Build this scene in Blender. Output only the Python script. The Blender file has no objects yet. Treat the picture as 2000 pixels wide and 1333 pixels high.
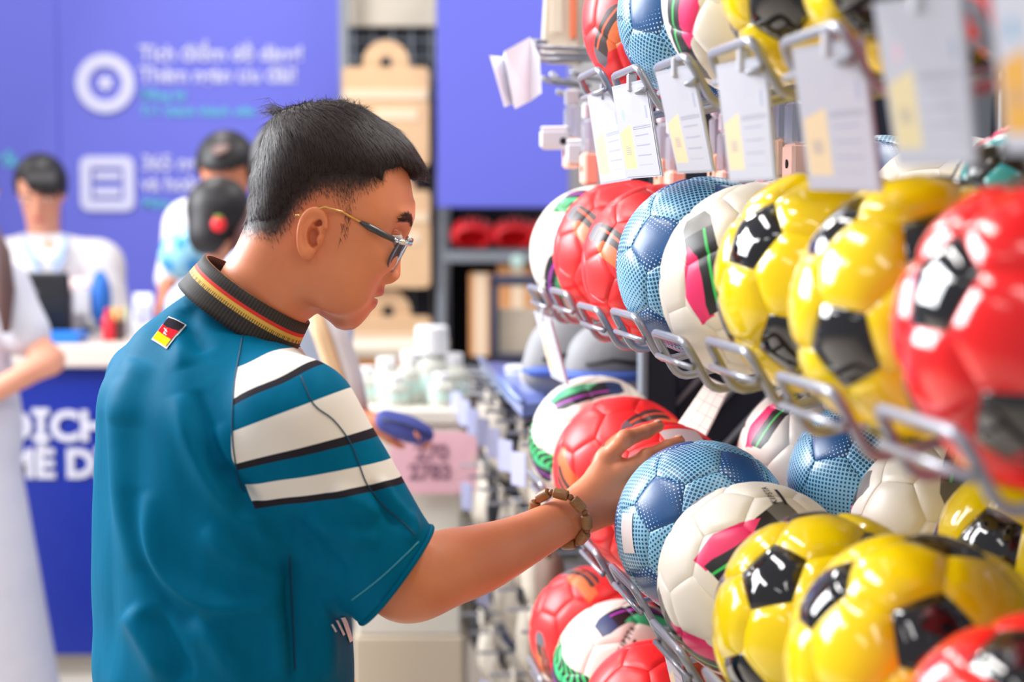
import bpy, math, random
import numpy as np
from mathutils import Vector, Matrix
from mathutils.bvhtree import BVHTree

random.seed(7)
rng = np.random.default_rng(11)
C = bpy.context.scene.collection
SC = bpy.context.scene

# ------------------------------------------------------------------ camera
FPX = 3100.0
PITCH = math.radians(4.5)
CAM = np.array([0.0, 0.0, 1.45])
CF = np.array([0.0, math.cos(PITCH), -math.sin(PITCH)])
CR = np.array([1.0, 0.0, 0.0])
CU = np.array([0.0, math.sin(PITCH), math.cos(PITCH)])
cam_d = bpy.data.cameras.new('camera')
cam = bpy.data.objects.new('camera', cam_d); C.objects.link(cam)
cam.location = CAM.tolist()
cam.rotation_euler = (math.pi / 2 - PITCH, 0, 0)
cam_d.sensor_width = 36.0
cam_d.lens = 36.0 * FPX / 2000.0
cam_d.clip_start = 0.05
cam_d.clip_end = 60
cam_d.dof.use_dof = True
cam_d.dof.focus_distance = 1.90
cam_d.dof.aperture_fstop = 2.8
SC.camera = cam

# ------------------------------------------------------------------ world, lights, exposure
SC.view_settings.view_transform = 'Standard'
SC.view_settings.look = 'None'
SC.view_settings.gamma = 1.0
SC.view_settings.use_curve_mapping = False
SC.view_settings.exposure = -0.10
world = bpy.data.worlds.new('world'); SC.world = world
world.use_nodes = True
wbg = world.node_tree.nodes['Background']
wbg.inputs[0].default_value = (0.93, 0.95, 1.0, 1)
wbg.inputs[1].default_value = 0.34


def area(name, loc, target, sx, sy, power, col=(1, 1, 1)):
    l = bpy.data.lights.new(name, 'AREA'); l.shape = 'RECTANGLE'; l.size = sx; l.size_y = sy
    l.energy = power; l.color = col
    o = bpy.data.objects.new(name, l); C.objects.link(o)
    o.location = loc
    d = Vector(target) - Vector(loc)
    o.rotation_euler = d.to_track_quat('-Z', 'Y').to_euler()
    return o


for lx in (-3.2, -1.2, 0.8):
    for ly, pw_ in ((-0.6, 14), (2.2, 42), (5.0, 36)):
        area('ceiling_lamp', (lx, ly, 3.3), (lx, ly, 0), 0.35, 1.5, pw_, (1.0, 0.97, 0.94))
# daylight from the shop front, left and behind the customer
area('shopfront_daylight', (-3.0, 3.3, 2.6), (0.1, 1.8, 1.25), 2.2, 1.6, 250, (0.93, 0.96, 1.0))


# ------------------------------------------------------------------ small helpers
def P(px, py, d):
    return CAM + d * (CF + (px - 1000.0) / FPX * CR - (py - 666.5) / FPX * CU)


def PV(px, py, d):
    return Vector(P(px, py, d).tolist())


def proj(p):
    q = p - CAM
    d = q @ CF
    return 1000 + FPX * (q @ CR) / d, 666.5 - FPX * (q @ CU) / d, d


def P_at_y(px, py, y):
    r = CF + (px - 1000.0) / FPX * CR - (py - 666.5) / FPX * CU
    return CAM + r * (y / r[1])


def mesh_obj(name, verts, faces, mat=None, parent=None, smooth=False, attrs=None, mats=None, mi=None):
    me = bpy.data.meshes.new(name)
    me.from_pydata([tuple(map(float, v)) for v in verts], [], [tuple(int(i) for i in f) for f in faces])
    return _fin(name, me, mat, parent, smooth, attrs, mats, mi)


def _fin(name, me, mat, parent, smooth, attrs=None, mats=None, mi=None):
    if smooth:
        me.polygons.foreach_set('use_smooth', np.ones(len(me.polygons), bool))
    for m in (mats or ([mat] if mat else [])):
        me.materials.append(m)
    if mi is not None:
        me.polygons.foreach_set('material_index', np.asarray(mi, np.int32))
    for k, v in (attrs or {}).items():
        a = me.attributes.new(k, 'FLOAT', 'POINT')
        a.data.foreach_set('value', np.asarray(v, np.float32))
    me.update()
    o = bpy.data.objects.new(name, me); C.objects.link(o)
    if parent: o.parent = parent
    return o


def quad_obj(name, V, Q, mat=None, parent=None, smooth=True, attrs=None):
    """fast path for big quad meshes (numpy arrays)"""
    me = bpy.data.meshes.new(name)
    V = np.asarray(V, np.float32); Q = np.asarray(Q, np.int32); k = Q.shape[1]
    me.vertices.add(len(V)); me.vertices.foreach_set('co', V.ravel())
    me.loops.add(Q.size); me.loops.foreach_set('vertex_index', Q.ravel())
    me.polygons.add(len(Q))
    me.polygons.foreach_set('loop_start', np.arange(0, Q.size, k, dtype=np.int32))
    me.update(calc_edges=True)
    me.validate()
    return _fin(name, me, mat, parent, smooth, attrs)


def empty(name, loc=(0, 0, 0), label=None, cat=None, group=None, rot=None):
    o = bpy.data.objects.new(name, None); C.objects.link(o); o.location = loc
    o.empty_display_size = 0.05
    if rot is not None:
        o.rotation_mode = 'QUATERNION'; o.rotation_quaternion = rot
    return tag(o, label, cat, group)


def tag(o, label=None, cat=None, group=None, kind=None):
    if label: o['label'] = label
    if cat: o['category'] = cat
    if group: o['group'] = group
    if kind: o['kind'] = kind
    return o


def copy_tree(o, parent=None):
    c = o.copy(); C.objects.link(c)
    if parent: c.parent = parent
    for ch in list(o.children):
        copy_tree(ch, c)
    return c


class MB:
    """collects shapes, links them as one mesh"""
    def __init__(s): s.v = []; s.f = []

    def add(s, vs, fs):
        b = len(s.v); s.v += [tuple(map(float, v)) for v in vs]; s.f += [tuple(int(i) + b for i in f) for f in fs]
        return s

    def box(s, c, size, M=None, bev=0.0):
        hx, hy, hz = size[0] / 2, size[1] / 2, size[2] / 2
        b = min(bev, hx * .9, hy * .9, hz * .9)
        if b <= 0:
            vs = [(x, y, z) for x in (-hx, hx) for y in (-hy, hy) for z in (-hz, hz)]
            fs = [(0, 1, 3, 2), (4, 6, 7, 5), (0, 4, 5, 1), (2, 3, 7, 6), (0, 2, 6, 4), (1, 5, 7, 3)]
        else:
            vs = []; idx = {}
            for sx in (-1, 1):
                for sy in (-1, 1):
                    for sz in (-1, 1):
                        for ax in range(3):
                            q = [sx * hx, sy * hy, sz * hz]
                            for k in range(3):
                                if k != ax: q[k] -= (sx, sy, sz)[k] * b
                            idx[(sx, sy, sz, ax)] = len(vs); vs.append(tuple(q))
            fs = []
            for ax in range(3):
                o1, o2 = [k for k in range(3) if k != ax]
                for sg in (-1, 1):
                    loop = []
                    for a1, a2 in ((-1, -1), (1, -1), (1, 1), (-1, 1)):
                        t = [0, 0, 0]; t[ax] = sg; t[o1] = a1; t[o2] = a2
                        loop.append(idx[(t[0], t[1], t[2], ax)])
                    flip = (sg < 0) != (ax == 1)
                    fs.append(tuple(loop[::-1] if flip else loop))
                for a1 in (-1, 1):
                    for a2 in (-1, 1):
                        t0 = [0, 0, 0]; t0[o1] = a1; t0[o2] = a2
                        ta = list(t0); ta[ax] = -1; tb = list(t0); tb[ax] = 1
                        fs.append((idx[(*ta, o1)], idx[(*tb, o1)], idx[(*tb, o2)], idx[(*ta, o2)]))
            for sx in (-1, 1):
                for sy in (-1, 1):
                    for sz in (-1, 1):
                        fs.append(tuple(idx[(sx, sy, sz, k)] for k in range(3)))
        vs = [Vector(v) for v in vs]
        if M is not None: vs = [M @ v for v in vs]
        c = Vector(c)
        return s.add([v + c for v in vs], fs)

    def tube(s, pts, r, n=8, cap=True, closed=False):
        pts = [Vector(tuple(map(float, p))) for p in pts]
        m = len(pts)
        rs = r if isinstance(r, (list, tuple, np.ndarray)) else [r] * m
        tang = []
        for i in range(m):
            a = pts[(i - 1) % m] if (closed or i > 0) else pts[i]
            b = pts[(i + 1) % m] if (closed or i < m - 1) else pts[i]
            t = (b - a)
            tang.append(t.normalized() if t.length > 1e-9 else Vector((0, 0, 1)))
        ref = Vector((0, 0, 1)) if abs(tang[0].z) < .9 else Vector((1, 0, 0))
        u = tang[0].cross(ref).normalized()
        vs = []; fs = []
        for i in range(m):
            u = (u - tang[i] * u.dot(tang[i])).normalized()
            w = tang[i].cross(u)
            for k in range(n):
                a = 2 * math.pi * k / n
                vs.append(pts[i] + (u * math.cos(a) + w * math.sin(a)) * float(rs[i]))
        for i in range(m if closed else m - 1):
            j = (i + 1) % m
            for k in range(n):
                k2 = (k + 1) % n
                fs.append((i * n + k, i * n + k2, j * n + k2, j * n + k))
        if cap and not closed:
            fs.append(tuple(range(n))[::-1]); fs.append(tuple((m - 1) * n + k for k in range(n)))
        return s.add(vs, fs)

    def lathe(s, prof, c=(0, 0, 0), n=24, M=None):
        vs = []; fs = []
        for (r, z) in prof:
            for k in range(n):
                a = 2 * math.pi * k / n
                v = Vector((r * math.cos(a), r * math.sin(a), z))
                if M is not None: v = M @ v
                vs.append(v + Vector(c))
        for i in range(len(prof) - 1):
            for k in range(n):
                k2 = (k + 1) % n
                fs.append((i * n + k, i * n + k2, (i + 1) * n + k2, (i + 1) * n + k))
        fs.append(tuple(range(n))[::-1]); fs.append(tuple((len(prof) - 1) * n + k for k in range(n)))
        return s.add(vs, fs)

    def prism(s, poly, h, M=None, c=(0, 0, 0)):
        """poly in local xz plane, thickness h along local y"""
        n = len(poly); vs = []
        for y in (-h / 2, h / 2):
            for (x, z) in poly:
                v = Vector((x, y, z))
                if M is not None: v = M @ v
                vs.append(v + Vector(c))
        fs = [tuple(range(n)), tuple(range(2 * n - 1, n - 1, -1))]
        for i in range(n):
            j = (i + 1) % n
            fs.append((j, i, n + i, n + j))
        return s.add(vs, fs)

    def build(s, name, mat, parent=None, smooth=False):
        return mesh_obj(name, s.v, s.f, mat, parent, smooth)


def shade_auto(o, ang=35):
    me = o.data
    me.polygons.foreach_set('use_smooth', np.ones(len(me.polygons), bool))
    try:
        me.set_sharp_from_angle(angle=math.radians(ang))
    except Exception:
        pass
    return o


def fillet(pts, r, n=4):
    """round the corners of an open polyline"""
    pts = [Vector(p) for p in pts]; out = [pts[0]]
    for i in range(1, len(pts) - 1):
        a, b, c = pts[i - 1], pts[i], pts[i + 1]
        d1 = (a - b); d2 = (c - b)
        rr = min(r, d1.length * .49, d2.length * .49)
        p1 = b + d1.normalized() * rr; p2 = b + d2.normalized() * rr
        for k in range(n + 1):
            t = k / n
            out.append(p1 * (1 - t) ** 2 + b * 2 * t * (1 - t) + p2 * t * t)
    out.append(pts[-1]); return out


# ------------------------------------------------------------------ materials
def lin(c):
    return tuple(((x / 255) / 12.92 if x / 255 <= .04045 else ((x / 255 + .055) / 1.055) ** 2.4) for x in c)


class E:
    """node expression"""
    nt = None
    def __init__(s, sock): s.s = sock
    @staticmethod
    def m(op, *a):
        n = E.nt.nodes.new('ShaderNodeMath'); n.operation = op
        for i, x in enumerate(a):
            if isinstance(x, E): E.nt.links.new(x.s, n.inputs[i])
            else: n.inputs[i].default_value = float(x)
        return E(n.outputs[0])
    def __add__(s, o): return E.m('ADD', s, o)
    __radd__ = __add__
    def __sub__(s, o): return E.m('SUBTRACT', s, o)
    def __rsub__(s, o): return E.m('SUBTRACT', o, s)
    def __mul__(s, o): return E.m('MULTIPLY', s, o)
    __rmul__ = __mul__
    def __truediv__(s, o): return E.m('DIVIDE', s, o)
    def __gt__(s, o): return E.m('GREATER_THAN', s, o)
    def __lt__(s, o): return E.m('LESS_THAN', s, o)
    def abs(s): return E.m('ABSOLUTE', s)
    def frac(s): return E.m('FRACT', s)
    def sqrt(s): return E.m('SQRT', s)
    def sin(s): return E.m('SINE', s)
    def clamp(s):
        r = E.m('ADD', s, 0.0); r.s.node.use_clamp = True; return r


def emax(a, b): return E.m('MAXIMUM', a, b)
def emin(a, b): return E.m('MINIMUM', a, b)


def band(x, lo, hi): return (x > lo) * (x < hi)


def mixc(fac, a, b):
    n = E.nt.nodes.new('ShaderNodeMix'); n.data_type = 'RGBA'
    if isinstance(fac, E): E.nt.links.new(fac.s, n.inputs[0])
    else: n.inputs[0].default_value = fac
    for k, x in ((6, a), (7, b)):
        if isinstance(x, E): E.nt.links.new(x.s, n.inputs[k])
        else: n.inputs[k].default_value = (*x, 1)
    return E(n.outputs[2])


def coords(kind='Object'):
    n = E.nt.nodes.new('ShaderNodeTexCoord')
    sp = E.nt.nodes.new('ShaderNodeSeparateXYZ')
    E.nt.links.new(n.outputs[kind], sp.inputs[0])
    return E(sp.outputs[0]), E(sp.outputs[1]), E(sp.outputs[2])


def attr(name):
    n = E.nt.nodes.new('ShaderNodeAttribute'); n.attribute_name = name
    return E(n.outputs['Fac'])


def noise(scale, detail=3, kind='Object', stretch=None):
    n = E.nt.nodes.new('ShaderNodeTexNoise'); n.inputs['Scale'].default_value = scale; n.inputs['Detail'].default_value = detail
    t = E.nt.nodes.new('ShaderNodeTexCoord')
    if stretch:
        mp = E.nt.nodes.new('ShaderNodeMapping'); mp.inputs['Scale'].default_value = stretch
        E.nt.links.new(t.outputs[kind], mp.inputs[0]); E.nt.links.new(mp.outputs[0], n.inputs['Vector'])
    else:
        E.nt.links.new(t.outputs[kind], n.inputs['Vector'])
    return E(n.outputs['Fac'])


def mat(name, col=(200, 200, 200), rough=.5, spec=.5, metal=0.0, coat=0.0, colfn=None, bump=None, trans=0.0,
        sheen=0.0, alpha=1.0, sss=0.0, emit=None, coat_rough=.05, ior=1.5, raw=False):
    m = bpy.data.materials.new(name); m.use_nodes = True
    nt = m.node_tree; b = nt.nodes['Principled BSDF']; E.nt = nt
    c = col if raw else lin(col)
    b.inputs['Base Color'].default_value = (*c, 1)
    b.inputs['Roughness'].default_value = rough
    b.inputs['Specular IOR Level'].default_value = spec
    b.inputs['Metallic'].default_value = metal
    b.inputs['Coat Weight'].default_value = coat
    b.inputs['Coat Roughness'].default_value = coat_rough
    b.inputs['Transmission Weight'].default_value = trans
    b.inputs['IOR'].default_value = ior
    b.inputs['Sheen Weight'].default_value = sheen
    b.inputs['Alpha'].default_value = alpha
    if sss:
        b.inputs['Subsurface Weight'].default_value = sss
        b.inputs['Subsurface Radius'].default_value = (1.0, .35, .2)
        b.inputs['Subsurface Scale'].default_value = .012
    if emit:
        b.inputs['Emission Color'].default_value = (*lin(emit[0]), 1); b.inputs['Emission Strength'].default_value = emit[1]
    if colfn:
        r = colfn()
        nt.links.new(r.s, b.inputs['Base Color'])
    if bump:
        fn, strength, dist = bump
        h = fn()
        bn = nt.nodes.new('ShaderNodeBump'); bn.inputs['Strength'].default_value = strength; bn.inputs['Distance'].default_value = dist
        nt.links.new(h.s, bn.inputs['Height']); nt.links.new(bn.outputs[0], b.inputs['Normal'])
    return m


def speckle(c1, c2, scale=8, stretch=None):
    return lambda: mixc(noise(scale, 4, 'Object', stretch), lin(c1), lin(c2))


# ------------------------------------------------------------------ implicit surfaces
def surface_nets(F, o, h):
    s = F < 0
    nx, ny, nz = F.shape
    cnt = np.zeros((nx - 1, ny - 1, nz - 1), np.int8)
    for i in (0, 1):
        for j in (0, 1):
            for k in (0, 1):
                cnt += s[i:nx - 1 + i, j:ny - 1 + j, k:nz - 1 + k]
    act = (cnt > 0) & (cnt < 8)
    idx = np.argwhere(act)
    vid = np.full(act.shape, -1, np.int32); vid[act] = np.arange(len(idx))
    acc = np.zeros((len(idx), 3)); num = np.zeros(len(idx))
    cor = [(i, j, k) for i in (0, 1) for j in (0, 1) for k in (0, 1)]
    fv = {c: F[idx[:, 0] + c[0], idx[:, 1] + c[1], idx[:, 2] + c[2]] for c in cor}
    for a in cor:
        for ax in range(3):
            if a[ax] == 0:
                b = list(a); b[ax] = 1; b = tuple(b)
                fa, fb = fv[a], fv[b]
                mk = (fa < 0) != (fb < 0)
                t = np.where(mk, fa / np.where(mk, fa - fb, 1), 0)
                pt = np.array(a, float)[None] + t[:, None] * (np.array(b) - np.array(a))[None]
                acc += pt * mk[:, None]; num += mk
    V = (idx + acc / num[:, None]) * h + np.asarray(o)
    Q = []
    for ax in range(3):
        o1, o2 = (ax + 1) % 3, (ax + 2) % 3
        sl0 = [slice(None)] * 3; sl1 = [slice(None)] * 3
        sl0[ax] = slice(0, -1); sl1[ax] = slice(1, None)
        a, b = s[tuple(sl0)], s[tuple(sl1)]
        e = np.argwhere(a != b)
        e = e[(e[:, o1] > 0) & (e[:, o2] > 0) & (e[:, o1] < F.shape[o1] - 1) & (e[:, o2] < F.shape[o2] - 1)]
        ins = a[e[:, 0], e[:, 1], e[:, 2]]
        q = []
        for d1, d2 in ((-1, -1), (0, -1), (0, 0), (-1, 0)):
            c = e.copy(); c[:, o1] += d1; c[:, o2] += d2
            q.append(vid[c[:, 0], c[:, 1], c[:, 2]])
        q = np.stack(q, 1)
        q[~ins] = q[~ins][:, ::-1]
        Q.append(q)
    return V, np.concatenate(Q)


def relax(V, Q, n=2, lam=.5):
    for _ in range(n):
        acc = np.zeros_like(V); num = np.zeros(len(V))
        for a, b in ((0, 1), (1, 2), (2, 3), (3, 0)):
            np.add.at(acc, Q[:, a], V[Q[:, b]]); np.add.at(num, Q[:, a], 1)
            np.add.at(acc, Q[:, b], V[Q[:, a]]); np.add.at(num, Q[:, b], 1)
        V = V * (1 - lam) + lam * acc / np.maximum(num, 1)[:, None]
    return V


def vnormals(V, Q):
    n = np.cross(V[Q[:, 2]] - V[Q[:, 0]], V[Q[:, 3 % Q.shape[1]]] - V[Q[:, 1]])
    N = np.zeros_like(V)
    for k in range(Q.shape[1]): np.add.at(N, Q[:, k], n)
    return N / np.maximum(np.linalg.norm(N, axis=1), 1e-12)[:, None]


def grid(lo, hi, h):
    ax = [np.arange(lo[k], hi[k] + h, h) for k in range(3)]
    return ax[0][:, None, None], ax[1][None, :, None], ax[2][None, None, :]


def rc(G, a, b, r1, r2):
    """tapered capsule"""
    X, Y, Z = G
    a = np.asarray(a, float); b = np.asarray(b, float); d = b - a; L2 = max(d @ d, 1e-12)
    t = np.clip(((X - a[0]) * d[0] + (Y - a[1]) * d[1] + (Z - a[2]) * d[2]) / L2, 0, 1)
    return np.sqrt((X - a[0] - t * d[0]) ** 2 + (Y - a[1] - t * d[1]) ** 2 + (Z - a[2] - t * d[2]) ** 2) - (r1 + (r2 - r1) * t)


def ell(G, c, R, M=None):
    X, Y, Z = G
    x, y, z = X - c[0], Y - c[1], Z - c[2]
    if M is not None:
        M = np.asarray(M, float)
        x, y, z = (x * M[0][0] + y * M[0][1] + z * M[0][2], x * M[1][0] + y * M[1][1] + z * M[1][2], x * M[2][0] + y * M[2][1] + z * M[2][2])
    k0 = np.sqrt((x / R[0]) ** 2 + (y / R[1]) ** 2 + (z / R[2]) ** 2)
    k1 = np.sqrt((x / R[0] ** 2) ** 2 + (y / R[1] ** 2) ** 2 + (z / R[2] ** 2) ** 2)
    return k0 * (k0 - 1) / np.maximum(k1, 1e-9)


def smin(a, b, k):
    h = np.clip(.5 + .5 * (b - a) / k, 0, 1)
    return b * (1 - h) + a * h - k * h * (1 - h)


def smax(a, b, k): return -smin(-a, -b, k)


def sdf_obj(name, fn, lo, hi, h, mat, parent=None, rel=1, attrs=None):
    G = grid(lo, hi, h)
    F = fn(G).astype(np.float64)
    F[0] = 1; F[-1] = 1; F[:, 0] = 1; F[:, -1] = 1; F[:, :, 0] = 1; F[:, :, -1] = 1
    V, Q = surface_nets(F, np.asarray(lo, float), h)
    V = relax(V, Q, rel)
    return quad_obj(name, V, Q, mat, parent, True, attrs), V, Q


def prims(G, L):
    """L: list of ('rc',a,b,r1,r2,k) / ('el',c,R,M,k)"""
    f = None
    for p in L:
        g = rc(G, *p[1:5]) if p[0] == 'rc' else ell(G, p[1], p[2], p[3])
        f = g if f is None else smin(f, g, p[-1])
    return f


def prim_obj(name, L, h, mat, parent=None, rel=1, cut=None):
    lo = np.full(3, 1e9); hi = -lo
    for p in L:
        if p[0] == 'rc':
            for q, r in ((p[1], p[3]), (p[2], p[4])):
                lo = np.minimum(lo, np.asarray(q) - r); hi = np.maximum(hi, np.asarray(q) + r)
        else:
            m = max(p[2]); lo = np.minimum(lo, np.asarray(p[1]) - m); hi = np.maximum(hi, np.asarray(p[1]) + m)
    fn = (lambda G: prims(G, L)) if cut is None else (lambda G: cut(G, prims(G, L)))
    return sdf_obj(name, fn, lo - 3 * h - .01, hi + 3 * h + .01, h, mat, parent, rel)


def poly_sd(x, z, poly):
    """signed distance (inside positive) of 2D points to polygon"""
    poly = np.asarray(poly, float); n = len(poly)
    best = np.full(x.shape, 1e9); ins = np.zeros(x.shape, bool)
    for i in range(n):
        a = poly[i]; b = poly[(i + 1) % n]; d = b - a
        t = np.clip(((x - a[0]) * d[0] + (z - a[1]) * d[1]) / max(d @ d, 1e-12), 0, 1)
        best = np.minimum(best, (x - a[0] - t * d[0]) ** 2 + (z - a[1] - t * d[1]) ** 2)
        c = ((a[1] > z) != (b[1] > z)) & (x < (b[0] - a[0]) * (z - a[1]) / (b[1] - a[1] if b[1] != a[1] else 1e-12) + a[0])
        ins ^= c
    return np.where(ins, 1, -1) * np.sqrt(best)


def text_mesh(body, size, mat, name='lettering', align='LEFT', extr=0.0, bold=0.0, space=1.0):
    cu = bpy.data.curves.new('tmp_text', 'FONT'); cu.body = body; cu.size = size; cu.align_x = align
    cu.extrude = extr; cu.offset = bold; cu.space_character = space; cu.resolution_u = 3
    ob = bpy.data.objects.new('tmp_text', cu); C.objects.link(ob)
    dg = bpy.context.evaluated_depsgraph_get()
    me = bpy.data.meshes.new_from_object(ob.evaluated_get(dg))
    me.name = name
    bpy.data.objects.remove(ob); bpy.data.curves.remove(cu)
    me.materials.clear(); me.materials.append(mat)
    return me


def link_mesh(name, me, parent=None, M=None):
    o = bpy.data.objects.new(name, me); C.objects.link(o)
    if parent: o.parent = parent
    if M is not None: o.matrix_local = M
    return o

# ------------------------------------------------------------------ room
M_floor = mat('floor_vinyl', (206, 196, 182), .35, colfn=speckle((210, 200, 186), (196, 186, 172), 3))
M_wall = mat('wall_paint', (214, 212, 214), .8)
mb = MB(); mb.box((-.5, 3.0, -.05), (9, 9, .1)); tag(mb.build('floor', M_floor), kind='structure')
mb = MB(); mb.box((-.5, 7.0, 1.7), (9, .1, 3.4)); tag(mb.build('wall_back', M_wall), kind='structure')

# ------------------------------------------------------------------ footballs
R = .11
PHI = (1 + 5 ** .5) / 2
ICO = np.array([v for a in (1, -1) for b in (PHI, -PHI) for v in ((0, a, b), (a, b, 0), (b, 0, a))], float)
ICO /= np.linalg.norm(ICO[0])


def ico_polys():
    """pentagons and hexagons of a truncated icosahedron as ordered unit-vector loops"""
    n = 12; ed = math.acos(np.dot(ICO[0], sorted(ICO, key=lambda v: -np.dot(v, ICO[0]))[1]))
    adj = [[j for j in range(n) if j != i and np.dot(ICO[i], ICO[j]) > .4] for i in range(n)]
    pt = lambda i, j: ICO[i] * 2 / 3 + ICO[j] / 3
    out = []
    def order(c, pts):
        c = c / np.linalg.norm(c)
        u = pts[0] - c * np.dot(pts[0], c); u /= np.linalg.norm(u); w = np.cross(c, u)
        return sorted(pts, key=lambda p: math.atan2(np.dot(p, w), np.dot(p, u)))
    for i in range(n):
        out.append(('pent', ICO[i], order(ICO[i], [pt(i, j) for j in adj[i]])))
    for i in range(n):
        for j in adj[i]:
            for k in adj[i]:
                if i < j < k and k in adj[j]:
                    c = ICO[i] + ICO[j] + ICO[k]
                    out.append(('hex', c / np.linalg.norm(c), order(c, [pt(a, b) for a in (i, j, k) for b in (i, j, k) if a != b])))
    return out


POLY = ico_polys()


def panel_mesh(kind, c, loop, m, seam, puff, wseam):
    ns = len(loop); rings = (0.0, .38, .68, .86, .95, 1.0); sub = 4
    nor = []
    for i in range(ns):
        e = np.cross(loop[i], loop[(i + 1) % ns]); e /= np.linalg.norm(e); nor.append(e if np.dot(e, c) > 0 else -e)
    bd = []
    for i in range(ns):
        for s in range(sub):
            t = s / sub; bd.append(loop[i] * (1 - t) + loop[(i + 1) % ns] * t)
    bd = np.array(bd)
    u = loop[0] - c * np.dot(loop[0], c); u /= np.linalg.norm(u); w = np.cross(c, u)
    cc = c * np.mean(bd @ c)
    V = []; UV = []
    def put(p):
        p = p / np.linalg.norm(p)
        d = min(math.asin(max(-1, min(1, float(np.dot(p, e))))) for e in nor)
        d = max(d, 0.0)
        rr = R * (1 - seam * math.exp(-(d / wseam) ** 2) + puff * (1 - math.exp(-(d / .16) ** 2)))
        V.append(p * rr); UV.append((float(np.dot(p, u)) * R, float(np.dot(p, w)) * R))
    put(cc); nb = len(bd)
    for r in rings[1:]:
        for b in bd: put(cc * (1 - r) + b * r)
    # a skirt that closes the panel towards the bladder
    for b in bd:
        p = b / np.linalg.norm(b); V.append(p * R * .955); UV.append((float(np.dot(p, u)) * R, float(np.dot(p, w)) * R))
    F = [(0, 1 + k, 1 + (k + 1) % nb) for k in range(nb)]
    for q in range(len(rings) - 1):
        a = 1 + q * nb; b = a + nb
        for k in range(nb):
            k2 = (k + 1) % nb; F.append((a + k, b + k, b + k2, a + k2))
    me = bpy.data.meshes.new('panel'); me.from_pydata([tuple(map(float, v)) for v in V], [], F)
    me.polygons.foreach_set('use_smooth', np.ones(len(me.polygons), bool))
    uvl = me.uv_layers.new(name='UVMap')
    li = np.zeros(len(me.loops), np.int32); me.loops.foreach_get('vertex_index', li)
    uvl.data.foreach_set('uv', np.array(UV, np.float32)[li].ravel())
    me.materials.append(m); me.update()
    return me


def flash_material(name, base, body, jag, line, patch2=None, cap=(120, 116, 112), rough=.42, wid=.019, ln_=.058, axes=3):
    """matte training ball: dark flashes with a bright jagged flame and a thin line, on all six sides"""
    def col():
        x, y, z = coords()
        c = lin(base)
        axs = ((x, y, z), (y, z, x), (z, x, y))
        for (w, u, v) in axs:
            vv = v - (u * u) * 2.2
            near = (w.abs() > .055)
            if axes < 3 and u is axs[2][1]: continue
            k_ = wid / .018
            tri = ((v * 62.0).frac() - .5).abs()
            jg = band(vv, .004, .036 * k_) * band(u, -.060, .060) * (u < (.004 + tri * .030 * k_)) * ((vv - .036) < (u * .0 - (u + .028).abs() * .34)) * near
            c = mixc(jg, c, lin(jag))
            if patch2 and u is axs[1][1]:
                st = ((u * 70.0 + v * 40.0 + (v * 160.0).sin() * .35).frac() > .45)
                zb = band(vv, .008, .040) * band(u, -.058, .058) * near
                c = mixc(zb, c, mixc(st, lin(patch2), lin(body)))
            rr = (u.abs() - (ln_ - .012))
            bd = (vv.abs() < (wid - emax(rr, 0.0) * .5)) * (u.abs() < ln_) * near
            c = mixc(bd, c, lin(body))
            c = mixc(bd * (u > (ln_ * .55)), c, lin(cap))
            c = mixc(bd * jg * (vv > (.007 + tri * .008)), c, lin(jag))
            line_ = ((vv + wid * .35 + u * .06).abs() < .0017) * (u.abs() < ln_) * (u < (ln_ * .55)) * near
            c = mixc(line_, c, lin(line))
        return c
    def grain():
        return noise(900, 2)
    return mat(name, base, rough, .45, coat=.15, coat_rough=.3, colfn=col, bump=(grain, .12, .0006))


M_white_a = flash_material('white_ball_pink_flash', (248, 239, 226), (34, 32, 33), (255, 52, 120), (58, 205, 92))
M_white_b = flash_material('white_ball_green_flash', (246, 239, 228), (26, 26, 38), (60, 196, 130), (200, 60, 215), patch2=(70, 210, 120), cap=(40, 60, 110))
M_red = flash_material('red_ball_dark_flash', (255, 42, 46), (66, 50, 50), (255, 118, 62), (255, 100, 60), cap=(112, 108, 116), wid=.014, ln_=.046, axes=2)


def blue_col(pent):
    def f():
        n = E.nt.nodes.new('ShaderNodeTexCoord'); sp = E.nt.nodes.new('ShaderNodeSeparateXYZ'); E.nt.links.new(n.outputs['UV'], sp.inputs[0])
        u, v = E(sp.outputs[0]), E(sp.outputs[1])
        cell = .0050
        a, b = (u * .8 + v * .6) * (1 / cell), (v * .8 - u * .6) * (1 / cell)
        if not pent:   # staggered grid
            a, b = (u + v) * (.7071 / cell), (v - u) * (.7071 / cell)
        fa, fb = a.frac() - .5, b.frac() - .5
        d = (fa * fa + fb * fb).sqrt()
        if pent:
            g = (u * .85 - v * .53).abs()
            r = ((g - .006) * 24.0).clamp() * .44
            return mixc(d < r, lin((32, 84, 142)), lin((190, 222, 240)))
        x, y, z = coords()
        t = (x * 30.0 + y * 21.0).sin() * (z * 33.0 - x * 14.0).sin()
        r = .30 + t * .14
        return mixc(d < r, lin((140, 196, 224)), lin((28, 82, 128)))
    return f


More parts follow.
